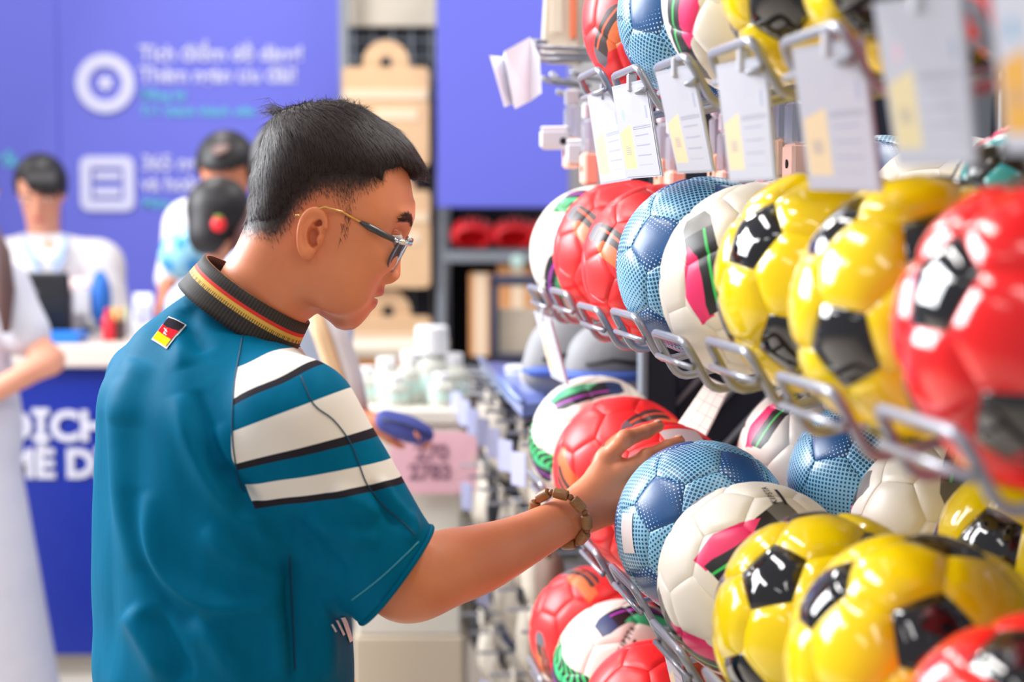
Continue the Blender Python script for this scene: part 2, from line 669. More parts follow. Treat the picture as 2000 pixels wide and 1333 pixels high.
M_blue_hex = mat('blue_ball_halftone', (130, 190, 220), .38, .5, coat=.2, coat_rough=.3, colfn=blue_col(False))
M_blue_pent = mat('blue_ball_star_panel', (32, 84, 142), .38, .5, coat=.2, coat_rough=.3, colfn=blue_col(True))
M_toy_yellow = mat('glossy_yellow_vinyl', (255, 220, 8), .16, .5, coat=.6, coat_rough=.06, bump=(lambda: noise(26, 2), .12, .004))
M_toy_red = mat('glossy_red_vinyl', (255, 30, 34), .18, .5, coat=.6, coat_rough=.06, bump=(lambda: noise(26, 2), .12, .004))
M_toy_black = mat('glossy_black_vinyl', (22, 20, 26), .07, .6, coat=1.0, coat_rough=.03, bump=(lambda: noise(20, 2), .15, .004))
M_teal = mat('teal_vinyl', (70, 190, 205), .25, .5, coat=.5)
M_dark_ball = mat('black_vinyl', (30, 30, 32), .3, .5, coat=.4)
M_dark_text = mat('dark_print', (44, 36, 40), .6)
M_sticker = mat('pale_sticker', (226, 214, 212), .5)


def make_ball(pm, hm, seam, puff, ws):
    ps = []
    for (k, c, loop) in POLY:
        ps.append(panel_mesh(k, c, loop, pm if k == 'pent' else hm, seam, puff if k == 'hex' else puff * .3, ws))
    return ps


BALLS = {
    'white_a': make_ball(M_white_a, M_white_a, .018, .004, .030),
    'white_b': make_ball(M_white_b, M_white_b, .018, .004, .030),
    'red': make_ball(M_red, M_red, .018, .004, .030),
    'blue': make_ball(M_blue_pent, M_blue_hex, .014, .003, .024),
    'yellow': make_ball(M_toy_black, M_toy_yellow, .030, .022, .045),
    'toyred': make_ball(M_toy_black, M_toy_red, .030, .022, .045),
    'teal': make_ball(M_teal, M_dark_ball, .02, .006, .04),
}

# the rows of balls run away from the camera: column spacing along DV, depth of the shelf along NV
DX, DY = -.033, .222
LV = np.array([DX, DY, 0]) / math.hypot(DX, DY)
NV = np.array([LV[1], -LV[0], 0.0])
COL7 = np.array([.370, 1.066])
H1, H2, H3, H4 = 1.712, 1.366, 1.062, .730
RISE = .052


# no two hooks hang at quite the same height
SAG = {1: (0, 0, -.016, -.030, -.036, -.040, -.050, -.058), 2: (0, .008, .001, .009, .001, .013, .004, .006), 3: (-.010, -.016, -.022, -.014, -.026, -.014, .013, .004)}


def ball_pos(col, layer, h0):
    k = 7 - col
    x = COL7[0] + DX * k; y = COL7[1] + DY * k
    h = h0 + .0034 * k + (SAG[2][col] if h0 == H2 else SAG[3][col] if h0 == H3 else SAG[1][col] if h0 == H1 else 0)
    p = np.array([x, y, h]) + NV * .2235 * layer
    p[2] += RISE * layer
    return p


def hit_dir(c, px, py):
    """unit vector from the ball centre to the point of its surface that the pixel shows"""
    d = CF + (px - 1000.0) / FPX * CR - (py - 666.5) / FPX * CU
    d = d / np.linalg.norm(d); oc = CAM - c
    b = d @ oc; disc = b * b - (oc @ oc - R * R)
    t = -b - math.sqrt(max(disc, 0))
    v = CAM + d * t - c
    return v / np.linalg.norm(v)


def frame(a, b):
    a = a / np.linalg.norm(a); b = b - a * (a @ b); b = b / np.linalg.norm(b)
    return np.stack([a, b, np.cross(a, b)], 1)


def orient(c, local_a, local_b, pa, pb):
    va, vb = hit_dir(c, *pa), hit_dir(c, *pb)
    Rm = frame(va, vb) @ frame(np.asarray(local_a, float), np.asarray(local_b, float)).T
    return Matrix(Rm.tolist()).to_quaternion()


ADJ0 = [j for j in range(1, 12) if ICO[j] @ ICO[0] > .4][0]
ball_count = 0


def ball(kind, col, layer, h0, label, group, aim=None, pos=None, name='football'):
    c = ball_pos(col, layer, h0) if pos is None else np.asarray(pos)
    if aim is None:
        rs = random.Random(int(1000 * (c[0] + c[1] * 3 + c[2] * 7)))
        q = Matrix.Rotation(rs.uniform(0, 6), 3, Vector((rs.gauss(0, 1), rs.gauss(0, 1), rs.gauss(0, 1)))).to_quaternion()
    elif kind in ('yellow', 'toyred', 'teal', 'blue'):
        q = orient(c, ICO[0], ICO[ADJ0], *aim)
    else:
        q = orient(c, (1, 0, 0), (0, 1, 0), *aim)
    t = empty(name, c.tolist(), label, 'ball', group, q)
    for me in BALLS[kind]:
        link_mesh('panel', me, t)
    return t


g1, g2, g3, g4 = ('footballs on the top row of hooks', 'footballs on the row of hooks at eye level',
                  'footballs on the row of hooks under the hand', 'footballs on the lowest row of hooks')
# top row, cut by the frame
ball('red', 2, 0, H1, 'red football in the top row, left end beside the dotted blue one', g1, ((1178, 70), (1172, 130)))
ball('blue', 3, 0, H1, 'dotted blue football in the top row, cut off by the top edge', g1, ((1262, 10), (1300, 90)))
ball('white_a', 4, 0, H1, 'cream white football in the top row between the blue and yellow ones', g1, ((1322, 60), (1345, 120)))
ball('yellow', 5, 0, H1, 'glossy yellow football in the top row beside the cream white one', g1, ((1508, 20), (1440, -80)))
ball('yellow', 6, 0, H1, 'glossy yellow football in the top row behind the hanging price cards', g1, ((1690, 15), (1800, -60)))
ball('toyred', 7, 0, H1, 'red and black football in the top row seen between the two largest price cards', g1)
# eye level
ball('white_b', 0, 0, H2, 'white football at the far left end of the eye level row', g2, ((1078, 560), (1100, 610)))
ball('red', 1, 0, H2, 'red football second from the far end of the eye level row', g2, ((1140, 425), (1105, 400)))
ball('red', 2, 0, H2, 'red football third in the eye level row, against the dotted blue one', g2, ((1185, 462), (1150, 440)))
ball('blue', 3, 0, H2, 'dotted blue football in the eye level row', g2, ((1275, 470), (1330, 700)))
ball('white_a', 4, 0, H2, 'cream white football with a long black flash in the eye level row', g2, ((1372, 500), (1366, 430)))
ball('yellow', 5, 0, H2, 'glossy yellow football beside the cream white one in the eye level row', g2, ((1462, 455), (1515, 645)))
ball('yellow', 6, 0, H2, 'large near yellow football beside the red one in the eye level row', g2, ((1618, 430), (1640, 690)))
ball('toyred', 7, 0, H2, 'large glossy red football with black pentagons at the right edge, eye level', g2, ((1820, 550), (1955, 820)))
ball('white_a', 2, 1, H2, 'white football behind the front row, showing between price cards above the yellow ball', g2, ((1545, 300), (1560, 260)))
ball('blue', 3, 1, H2, 'dotted blue football behind the front row at eye level', g2)
ball('white_a', 4, 1, H2, 'white football behind the large near yellow one at eye level', g2, ((1700, 430), (1690, 300)))
ball('white_a', 5, 1, H2, 'white football with pink and green flash behind the glossy red one', g2, ((1930, 262), (1890, 258)))
tl = ball('teal', 6, 1, H2, 'small black football with teal patches lying above the glossy red one', g2, ((1922, 335), (2000, 300)), pos=P(1985, 372, 1.40))
tl.scale = (.46, .46, .46)
# under the hand
ball('white_b', 0, 0, H3, 'white football with a green flash at the far end under the eye level hooks', g3, ((1150, 765), (1230, 765)))
ball('red', 1, 0, H3, 'red football behind the reaching fingers, nearer the far end', g3, ((1260, 818), (1215, 845)))
ball('red', 2, 0, H3, 'red football under the reaching fingers, with a pale sticker on top', g3, ((1395, 880), (1340, 850)))
ball('blue', 3, 0, H3, 'dotted blue football right of the reaching hand', g3, ((1285, 980), (1440, 915)))
ball('white_a', 4, 0, H3, 'cream white football with pink flame in front of the dotted blue one', g3, ((1478, 1052), (1575, 997)))
ball('yellow', 5, 0, H3, 'glossy yellow football beside the cream white one in the lower row', g3, ((1500, 1120), (1445, 1320)))
ball('yellow', 6, 0, H3, 'large near yellow football at the bottom of the picture', g3, ((1597, 1150), (1830, 1240)))
ball('toyred', 7, 0, H3, 'glossy red football cut off by the bottom right corner', g3, ((1990, 1265), (1960, 1400)))
ball('white_a', 2, 1, H3, 'white football with pink and green flash behind the dotted blue one', g3, ((1520, 800), (1570, 760)))
ball('blue', 3, 1, H3, 'dotted blue football in the second layer between two white ones', g3, ((1625, 850), (1700, 960)))
ball('white_a', 4, 1, H3, 'white football in the second layer under the near yellow one', g3, ((1880, 900), (1860, 980)))
ball('yellow', 5, 1, H3, 'yellow football in the second layer at the right edge, under the wire loop', g3, ((1925, 1060), (2050, 1180)))
# lowest row
ball('red', 0, 0, H4, 'red football at the far end of the lowest row', g4, ((1060, 1290), (1060, 1220)))
ball_kipsta = ball('white_b', 1, 0, H4, 'white football in the lowest row between two red ones', g4, ((1232, 1196), (1190, 1212)))
ball('red', 2, 0, H4, 'red football in the lowest row cut off by the bottom edge', g4, ((1345, 1295), (1330, 1333)))
ball('red', 3, 0, H4, 'red football in the lowest row hidden under the cream white one', g4)


def wrap_text(tball, body, size, px, px2, extra_bar=False, bold=0.0):
    """lettering bent on to a ball: written from pixel px towards px2"""
    c = np.array(tball.location)
    va = hit_dir(c, *px); vb = hit_dir(c, *px2)
    Fm = frame(va, vb)           # columns: out, along, up
    n, u = Fm[:, 0], Fm[:, 1]; w = np.cross(n, u)
    me = text_mesh(body, size, M_dark_text, bold=bold, space=1.25)
    co = np.zeros(len(me.vertices) * 3, np.float32); me.vertices.foreach_get('co', co); co = co.reshape(-1, 3)
    V = []
    for x, y, _ in co:
        d = n * R + u * x + w * y; V.append(d / np.linalg.norm(d) * (R * 1.0065))
    Rm = np.array(tball.rotation_quaternion.to_matrix())
    V = np.array(V) @ Rm
    me.vertices.foreach_set('co', V.astype(np.float32).ravel()); me.update()
    link_mesh('lettering', me, tball)
    if extra_bar:
        vs = []; fs = []
        for i in range(9):
            for y in (-.0105, -.0065):
                d = n * R + u * (i / 8 * .032 - .002) + w * y; vs.append((d / np.linalg.norm(d) * (R * 1.0065)) @ Rm)
        for i in range(8): fs.append((2 * i, 2 * i + 2, 2 * i + 3, 2 * i + 1))
        mesh_obj('printed_bar', vs, fs, M_dark_text, tball)


def sticker(tball, px, px2, w_, h_):
    c = np.array(tball.location); va = hit_dir(c, *px); vb = hit_dir(c, *px2)
    Fm = frame(va, vb); n, u = Fm[:, 0], Fm[:, 1]; w = np.cross(n, u)
    Rm = np.array(tball.rotation_quaternion.to_matrix()); vs = []; fs = []
    for i in range(7):
        for j in range(5):
            d = n * R + u * (i / 6 - .5) * w_ + w * (j / 4 - .5) * h_
            vs.append((d / np.linalg.norm(d) * R * 1.008) @ Rm)
    for i in range(6):
        for j in range(4):
            a = i * 5 + j; fs.append((a, a + 5, a + 6, a + 1))
    mesh_obj('price_sticker', vs, fs, M_sticker, tball, True)


byl = {o['label']: o for o in bpy.data.objects if 'label' in o}
wrap_text(ball_kipsta, 'KIPSTA', .0135, (1214, 1278), (1236, 1238), True, .0002)
b = byl['cream white football with pink flame in front of the dotted blue one']
wrap_text(b, 'KIPSTA', .010, (1520, 985), (1500, 957), True, .0002)
b = byl['white football with pink and green flash behind the dotted blue one']
wrap_text(b, 'SIZE 5  KIPSTA', .006, (1443, 830), (1448, 790))
b = byl['red football third in the eye level row, against the dotted blue one']
wrap_text(b, 'KIPSTA', .008, (1136, 492), (1148, 488))
b = byl['dotted blue football in the top row, cut off by the top edge']
wrap_text(b, 'KIPSTA', .009, (1206, 42), (1216, 40))
sticker(byl['red football under the reaching fingers, with a pale sticker on top'], (1335, 852), (1375, 858), .062, .036)
sticker(byl['dotted blue football right of the reaching hand'], (1224, 1042), (1229, 1078), .05, .026)

# ------------------------------------------------------------------ the display rack
M_steel = mat('grey_coated_wire', (158, 160, 172), .3, .5, metal=.35, coat=.3)
M_navy = mat('dark_navy_steel', (34, 38, 52), .5)
M_post = mat('grey_steel_post', (140, 146, 156), .45, metal=.2)
M_plate = mat('pale_grey_plastic', (205, 206, 216), .4)


def hook_proto():
    """local frame: X to the front of the rack, Y along the row, Z up; the ball centre is the origin"""
    t = empty('ball_hook', (0, 0, 0))
    y0 = .070
    xt, zt, xb, zb = .113, -.032, .096, -.0905
    pts = [(-.62, -y0, zb), (xb, -y0, zb), (xt, -y0, zt), (xt, y0, zt), (xb, y0, zb), (-.62, y0, zb)]
    f = fillet(pts, .016, 4)
    mb = MB(); mb.tube(f, .0048, 8); mb.build('wire_loop', M_steel, t, True)
    mb = MB(); mb.tube([(xt - .002 + .002, -y0 - .006, -.060), (xt - .002 + .002, y0 + .006, -.060)], .0034, 8); mb.build('cross_rod', M_steel, t, True)
    mb = MB(); mb.tube([(-.14, -y0, zb - .0065), (-.14, y0, zb - .0065)], .003, 6); mb.build('cross_rod', M_steel, t, True)
    mb = MB(); mb.box((-.625, 0, zb), (.012, .16, .03), bev=.002); mb.build('hook_bracket', M_steel, t)
    return t


HK = hook_proto()
SL = math.asin(RISE / .2235)
BX = np.array([-NV[0], -NV[1], 0]) * math.cos(SL) - np.array([0, 0, 1]) * math.sin(SL)
BY = -LV
BZ = np.cross(BX, BY)
HROT = Matrix(np.stack([BX, BY, BZ], 1).tolist()).to_quaternion()
rown = {H1: 'top row', H2: 'eye level row', H3: 'row under the hand', H4: 'lowest row'}
ordn = ['farthest', 'second farthest', 'third', 'fourth', 'fifth', 'sixth', 'seventh', 'nearest']
HOOK = {}
first = True
for h0, gg in ((H1, 'top'), (H2, 'eye level'), (H3, 'hand level'), (H4, 'lowest')):
    for col in range(8):
        if h0 == H1 and col < 2: continue
        if h0 == H4 and col > 4: continue
        o = HK if first else copy_tree(HK); first = False
        o.location = (ball_pos(col, 0, h0) - np.array([0, 0, .014 if h0 == H1 else 0])).tolist()
        o.rotation_mode = 'QUATERNION'; o.rotation_quaternion = HROT
        tag(o, f'grey wire ball hook, {ordn[col]} along the {rown[h0]} of the rack', 'hook', f'wire hooks in the {rown[h0]}')
        HOOK[(h0, col)] = o

rack = empty('display_rack', (ball_pos(4, 0, 0) + NV * .6)[:2].tolist() + [0], 'grey and navy steel gondola rack that carries the hooks of footballs', 'rack')


def rk(n, l, z):      # n into the shelf, l along the row (away), from column 7
    return np.array([COL7[0], COL7[1], 0]) + NV * n + LV * l + np.array([0, 0, z])


RROT = Matrix(np.stack([NV, LV, [0, 0, 1]], 1).tolist())
rloc = Vector(rack.location)


def rbox(name, n, l, z, sn, sl, sz, m, bev=.002):
    mb = MB(); mb.box(Vector(rk(n, l, z).tolist()) - rloc, (sn, sl, sz), RROT, bev); return mb.build(name, m, rack)


for l in (-.45, .62, 1.69):
    rbox('upright_post', .70, l, 1.1, .06, .045, 2.2, M_post)
rbox('upright_post', .60, .80 + .22, 1.1, .05, .10, 2.2, M_navy)
rbox('foot', .45, .80, .04, .6, .05, .08, M_post); rbox('foot', .45, 1.69, .04, .6, .05, .08, M_post)
for (za, zb) in ((.1, .62), (.64, 1.12), (1.14, 1.56), (1.58, 2.2)):
    rbox('back_panel', .74, .62, (za + zb) / 2, .012, 2.14, zb - za, M_navy)
for h0 in (H1, H2, H3, H4):
    z = h0 + .012 - .0905 - (.05 if h0 == H1 else 0) + (.62) * math.tan(SL) * .98
    rbox('hook_rail', .645, .62, z, .016, 2.14, .03, M_post)
EPL = 1.572 + .150
rbox('end_panel', .45, EPL, .76, .55, .014, 1.0, M_navy)
rbox('end_panel', .40, EPL, 1.63, .66, .014, .70, M_navy)
rbox('upright_post', .145, EPL - .012, 1.0, .05, .03, 1.9, M_navy)
rbox('post_edge', .112, EPL - .012, .84, .012, .034, 1.3, M_post)
for k in range(5):
    a_, b_ = Vector(rk(.17, EPL - .016, .78 + .085 * k).tolist()) - rloc, Vector(rk(.40, EPL - .016, 1.02 + .085 * k).tolist()) - rloc
    mb = MB(); mb.tube([a_, b_], .0055, 6); mb.build('brace', M_post, rack, True)
# wire grid standing in front of the back panel
for k in range(11):
    mb = MB(); mb.tube([Vector(rk(.62, -.4 + .2 * k, .2).tolist()) - rloc, Vector(rk(.62, -.4 + .2 * k, 1.9).tolist()) - rloc], .004, 6); mb.build('grid_wire', M_post, rack, True)
for k in range(6):
    mb = MB(); mb.tube([Vector(rk(.612, -.42, .4 + .28 * k).tolist()) - rloc, Vector(rk(.612, 1.66, .4 + .28 * k).tolist()) - rloc], .004, 6); mb.build('grid_wire', M_post, rack, True)

# ------------------------------------------------------------------ price cards
def card_col():
    n = E.nt.nodes.new('ShaderNodeTexCoord'); sp = E.nt.nodes.new('ShaderNodeSeparateXYZ'); E.nt.links.new(n.outputs['UV'], sp.inputs[0])
    return E(sp.outputs[0]), E(sp.outputs[1])


def card_mat(name, block, mark, paper=(206, 207, 220), full=False):
    def f():
        u, v = card_col()
        c = lin(paper)
        blk = (u < .37) * (v < (.50 + u * .25)) * (v > .09) * (u > .02)
        c = mixc(blk, c, lin(block))
        e = ((u - .20) * (u - .20) * 160.0 + (v - .70) * (v - .70) * 70.0) < .32
        c = mixc(e, c, lin(mark))
        ln = (band(u, .45, .85) * band(v, .12, .56) * ((v * 9.0).frac() < .14))
        c = mixc(ln, c, lin((176, 178, 200)))
        l2 = band(u, .42, .95) * (((v * 50.0).frac() < .5)) * band(v, .515, .56)
        c = mixc(l2, c, lin((160, 162, 182)))
        txt = band(u, .12, .27) * band(v, .25, .35) * ((u * 30.0).frac() > .4) * ((v * 42.0).frac() > .35)
        c = mixc(txt, c, lin((150, 150, 176)))
        dg = band(u, .5, .75) * band(v, .70, .88) * (((u + v) * 20.0).frac() > .62)
        c = mixc(dg, c, lin((200, 200, 216)))
        bar = band(u, .85, .91) * band(v, .62, .76)
        return mixc(bar, c, lin((180, 186, 210)))
    return mat(name, paper, .35, coat=.3, colfn=f)


M_card_pink = card_mat('price_card_pink', (242, 224, 178), (234, 196, 214))
M_card_blue = card_mat('price_card_blue', (245, 230, 168), (186, 206, 236))
M_card_grey = card_mat('price_card_grey', (246, 222, 182), (208, 208, 220))
M_card_teal = card_mat('price_card_teal', (236, 176, 76), (70, 160, 200))
M_holder = mat('clear_card_sleeve', (206, 208, 222), .2, coat=.4)


def card(corners, d_left, d_right, m, label, group, lean=.0, dz=.0):
    """corners in reading order (TL, TR, BR, BL); d_left, d_right the depth of either side"""
    (a, b, c_, d_) = corners
    d_left, d_right = d_left - dz, d_right - dz
    tl, tr = P(*a, d_left), P(*b, d_right)
    br, bl = P(*c_, d_right + lean), P(*d_, d_left + lean)
    cen = (tl + tr + br + bl) / 4
    n = np.cross(tr - tl, bl - tl); n /= np.linalg.norm(n)
    if n @ (CAM - cen) < 0: n = -n
    t = empty('price_card', cen.tolist(), label, 'price card', group)
    off = lambda p, k: (p + n * k - cen).tolist()
    o = mesh_obj('paper', [off(tl, .0012), off(tr, .0012), off(br, .0012), off(bl, .0012)], [(0, 3, 2, 1)], m, t)
    uv = o.data.uv_layers.new(name='UVMap')
    for li, q in zip(o.data.polygons[0].loop_indices, ((0, 1), (0, 0), (1, 0), (1, 1))): uv.data[li].uv = q
    e1 = (tr - tl) * .03; e2 = (tl - bl) * .035
    f = [tl - e1 + e2, tr + e1 + e2, br + e1 - e2 * .6, bl - e1 - e2 * .6]
    vs = [off(p, .0006) for p in f] + [off(p, -.0022) for p in f]
    mesh_obj('clear_sleeve', vs, [(0, 3, 2, 1), (4, 5, 6, 7), (0, 1, 5, 4), (1, 2, 6, 5), (2, 3, 7, 6), (3, 0, 4, 7)], M_holder, t)
    tm = (tl + tr) / 2 + (tl - bl) * .03
    mb = MB(); mb.box((tm - n * .004 - cen).tolist(), (.012, .012, .022), None, .002); mb.build('clip', M_plate, t)
    return t


gc = 'price cards hanging from the top row of hooks'
card([(1150, 193), (1203, 176), (1231, 348), (1175, 357)], 2.185, 2.125, M_card_pink, 'white price card with a faint pink mark, leftmost of the row under the top hooks', gc, .01, .034)
card([(1198, 175), (1262, 160), (1291, 341), (1226, 346)], 1.955, 1.90, M_card_blue, 'white price card with a faint blue mark, overlapping its left neighbour', gc, .01, .034)
card([(1284, 147), (1353, 131), (1393, 332), (1326, 335)], 1.725, 1.675, M_card_grey, 'narrow white price card hanging under the dotted blue football of the top row', gc, .01, .034)
card([(1402, 134), (1494, 116), (1514, 348), (1428, 352)], 1.505, 1.455, M_card_grey, 'white price card hanging under the cream white football of the top row', gc, .01, .034)
card([(1552, 103), (1682, 83), (1718, 370), (1585, 365)], 1.275, 1.225, M_card_grey, 'wide white price card in front of the yellow footballs', gc, .01, .034)
card([(1712, 14), (1874, -8), (1904, 315), (1757, 318)], 1.050, 1.005, M_card_pink, 'large white price card with a pink mark and tan block', gc, .01, .034)
card([(1938, -40), (2110, -62), (2135, 285), (1968, 292)], .840, .795, M_card_teal, 'largest price card with a blue mark and orange block at the right edge', gc, .01, .034)
gd = 'price cards hanging from the lower hooks'
card([(1045, 612), (1076, 628), (1108, 750), (1078, 735)], 2.60, 2.52, M_card_grey, 'narrow price card seen edge on below the farthest eye level loop', gd, .01)
card([(1292, 1248), (1322, 1275), (1352, 1400), (1325, 1390)], 1.92, 1.86, M_card_grey, 'price card cut by the bottom edge, hanging from a lower loop', gd, .01)

# ------------------------------------------------------------------ the customer
M_skin = None


def skin_mat(name, c1=(234, 152, 110), c2=(216, 124, 86), stubble=False):
    def col():
        c = mixc(noise(14, 3), lin(c1), lin(c2))
        if stubble:
            a = attr('stubble'); n = noise(420, 2)
            c = mixc((a * (.70 + n * .5)).clamp(), c, lin((36, 29, 30)))
            l = attr('lips')
            c = mixc((l * .75).clamp(), c, lin((186, 84, 80)))
        return c
    return mat(name, c1, .46, .4, sss=.12, colfn=col, bump=(lambda: noise(260, 3), .10, .0008), coat=.05, coat_rough=.4)


M_skin = skin_mat('skin', stubble=True)
M_skin_plain = skin_mat('skin_far')
M_hair = mat('black_brown_hair', (38, 29, 29), .7, .2, colfn=speckle((44, 34, 33), (28, 22, 24), 120))
M_strand = mat('hair_strand', (54, 43, 43), .5, .3)

HD = 1.85
HC = P(640, 430, HD)
YAW = math.radians(9)
HX = CR * math.cos(YAW) + CF * math.sin(YAW)
HY = -CR * math.sin(YAW) + CF * math.cos(YAW)
HZ = CU.copy()


def ray(px, py):
    return CF + (px - 1000.0) / FPX * CR - (py - 666.5) / FPX * CU


def hx(px, py, Y=0.0):
    """pixel -> head coordinates (forward, up) on the sagittal plane Y"""
    r = ray(px, py); t = ((HC - CAM) @ HY + Y) / (r @ HY)
    q = CAM + r * t - HC
    return float(q @ HX), float(q @ HZ)


def hw(x, y, z): return HC + HX * x + HY * y + HZ * z


PROF_A = [(806, 398), (804, 425), (797, 450), (786, 475), (771, 505), (757, 530), (746, 555), (739, 575), (729, 594), (722, 606), (713, 618),
          (700, 632), (689, 639.5), (673, 641), (659, 637), (634, 622), (619, 612), (600, 627), (582, 648), (562, 690), (520, 770),
          (400, 770), (398, 620), (415, 562), (435, 523), (450, 500), (464, 472), (478, 440), (489, 415), (493, 385), (496, 350), (504, 315), (525, 278),
          (550, 250), (590, 234), (640, 228), (690, 234), (730, 252), (765, 282), (788, 316), (800, 348), (805, 375)]
PROF_F = [(806, 398), (806.5, 415), (805, 428), (799, 443), (791, 460), (787, 475), (784, 495), (782, 512), (783, 528), (782, 540), (776, 548.5), (764, 550.5),
          (752, 549), (748, 559), (749.5, 568), (749, 574), (745, 579), (735, 582), (734.5, 588), (735, 594), (731.5, 600), (722, 605), (715, 613), (711, 620),
          (700, 632.5), (689, 640), (673, 642), (659, 637), (650, 600), (660, 520), (690, 440), (740, 400)]
HA = [hx(*p) for p in PROF_A]; HF = [hx(*p) for p in PROF_F]
S24, C24 = math.sin(math.radians(24)), math.cos(math.radians(24))


def head_f(G, hair=0.0):
    X, Y, Z = G
    x2, z2 = X[:, 0, 0][:, None] + 0 * Z[0, 0, :][None, :], 0 * X[:, 0, 0][:, None] + Z[0, 0, :][None, :]
    dA = poly_sd(x2, z2, HA)[:, None, :]; dF = poly_sd(x2, z2, HF)[:, None, :]
    v = (x2 * S24 + z2 * C24)[:, None, :]; u = (x2 * C24 - z2 * S24)[:, None, :]
    W0 = np.interp(v, [-.25, -.13, -.095, -.06, -.02, .03, .07, .1], [.044, .049, .0565, .062, .0675, .073, .074, .072])
    W0 = W0 - np.clip(u - .045, 0, .06) * .10
    Dd = np.interp(v, [-.2, -.1, -.05, 0, .05], [.066, .052, .050, .058, .066])
    fA = (np.sqrt((Y / W0) ** 2 + (1 - np.minimum(dA / Dd, 1)) ** 2) - 1) * .052
    lipz = np.exp(-((v + .072) / .02) ** 2); nose = np.exp(-((v + .022) / .018) ** 2)
    Wn = .0125 + .013 * lipz + .006 * np.exp(-((v + .036) / .008) ** 2) + .012 * np.exp(-((v + .11) / .02) ** 2) + .012 * np.clip((v - .015) / .02, 0, 1)
    fF = (np.sqrt((Y / Wn) ** 2 + (1 - np.minimum(dF / .016, 1)) ** 2) - 1) * .013
    f = smin(fA, fF, .010)
    # cheekbones, brow ridges, eye sockets, nostril wings
    for s in (-1, 1):
        c = hx(742, 505, s * .05); f = smin(f, ell(G, (c[0] - .004, s * .043, c[1]), (.024, .015, .017)), .02)
        c = hx(789, 428); f = smin(f, ell(G, (c[0] - .006, s * .028, c[1]), (.010, .022, .007)), .012)
        c = hx(778, 466); f = smax(f, -ell(G, (c[0] + .004, s * .034, c[1]), (.014, .017, .011)), .012)
        c = hx(757, 541); f = smin(f, ell(G, (c[0], s * .0125, c[1]), (.011, .007, .0085)), .006)
        c = hx(660, 560, s * .05); f = smin(f, ell(G, (c[0], s * .046, c[1]), (.035, .014, .03)), .02)
    # mouth line
    c = hx(742, 582); f = smax(f, -ell(G, (c[0] - .002, 0, c[1]), (.016, .024, .0011)), .003)
    return f


h = .0024
lo = (-.165, -.105, -.215); hi = (.125, .105, .150)
Gh = grid(lo, hi, h)
Fh = head_f(Gh)
Fh[:, :, 0] = 1
Vh, Qh = surface_nets(Fh, np.array(lo), h)
Vh = relax(Vh, Qh, 2)


def ear(side):
    h_ = .0011
    cx, cz = hx(607, 455, side * .072)
    y0 = side * .0735
    lo = np.array([cx - .03, y0 - .026, cz - .04]); hi_ = np.array([cx + .032, y0 + .026, cz + .04])
    G = grid(lo, hi_, h_)
    X, Y, Z = G
    x, z = X - cx, Z - cz
    a = math.radians(-18); ca, sa = math.cos(a), math.sin(a)
    u, w = (x * ca + z * sa) / .92, (-x * sa + z * ca) / .92       # u across the ear (forward), w along it (up)
    y = (Y - y0) * side - (-u) * .42               # the rear edge stands away from the head
    wid = .0152 + .0035 * np.clip(w / .03, -1, 1)
    rim = np.sqrt((u / wid) ** 2 + (w / .0282) ** 2)
    body = (np.sqrt((u / (wid + .001)) ** 2 + (w / .029) ** 2 + ((y) / .0085) ** 2) - 1) * .0075
    lobe = np.sqrt((u - .005) ** 2 + ((w + .0240) / 1.2) ** 2 + ((y - .001) / .8) ** 2) - .0060
    root = np.sqrt(((u - .008) / .9) ** 2 + (w / 2.0) ** 2 + ((y + .008)) ** 2) - .0105
    f = smin(smin(body, lobe, .006), root, .006)
    # bowl of the ear, the upper hollow and the groove under the rim
    bowl = (np.sqrt(((u - .0040) / .0088) ** 2 + ((w + .004 + (u - .004) * .5) / .0125) ** 2 + ((y - .008) / .0175) ** 2) - 1) * .0085
    fossa = (np.sqrt(((u - .0065) / .0085) ** 2 + ((w - .0150 - (u - .0065) * .55) / .0050) ** 2 + ((y - .008) / .0130) ** 2) - 1) * .005
    groove = np.sqrt(((rim - .74) * .016) ** 2 + (y - .0085) ** 2) - .0026
    groove = np.where((u > .005) | (w < -.014), 1.0, groove)
    f = smax(f, -bowl, .003); f = smax(f, -fossa, .002); f = smax(f, -groove, .002)
    helix = np.sqrt(((rim - .95) * .016) ** 2 + (y - .0055) ** 2) - .0029
    helix = np.where((u > .004) & (w < .010), 1.0, helix)
    f = smin(f, helix, .003)
    tragus = np.sqrt(((u - .0125)) ** 2 + ((w + .004) / 1.3) ** 2 + (y - .003) ** 2) - .0042
    f = smin(f, tragus, .003)
    f[0] = 1; f[-1] = 1; f[:, 0] = 1; f[:, -1] = 1; f[:, :, 0] = 1; f[:, :, -1] = 1
    V, Q = surface_nets(f, lo, h_)
    return relax(V, Q, 2), Q


parts = [(Vh, Qh)] + [ear(-1), ear(1)]
HAIR_IN = [(480, 422), (484, 383), (485, 348), (494, 309), (505, 275), (520, 240), (540, 218), (568, 208), (600, 200), (640, 196), (669, 197), (700, 206), (738, 228), (775, 252),
           (802, 278), (822, 308), (835, 332), (832, 356), (806, 353), (798, 339), (786, 333), (774, 336), (760, 336), (751, 341), (743, 349), (735, 364), (728, 358), (700, 353), (673, 349), (648, 350),
           (630, 352), (610, 356), (592, 370), (574, 388), (560, 408), (550, 424), (538, 434), (522, 440), (508, 436), (495, 440), (478, 436)]
HH = [hx(*p) for p in HAIR_IN]
FADE = [(440, 420), (450, 380), (455, 330), (480, 280), (500, 240)] + HAIR_IN[5:24] + [(743, 371), (720, 385), (700, 396), (690, 412), (682, 428), (664, 440), (655, 425), (640, 405), (618, 402), (592, 418), (580, 440), (566, 466), (550, 482), (528, 494), (505, 476), (480, 474), (430, 492), (430, 455)]
HFADE = [hx(*p) for p in FADE]

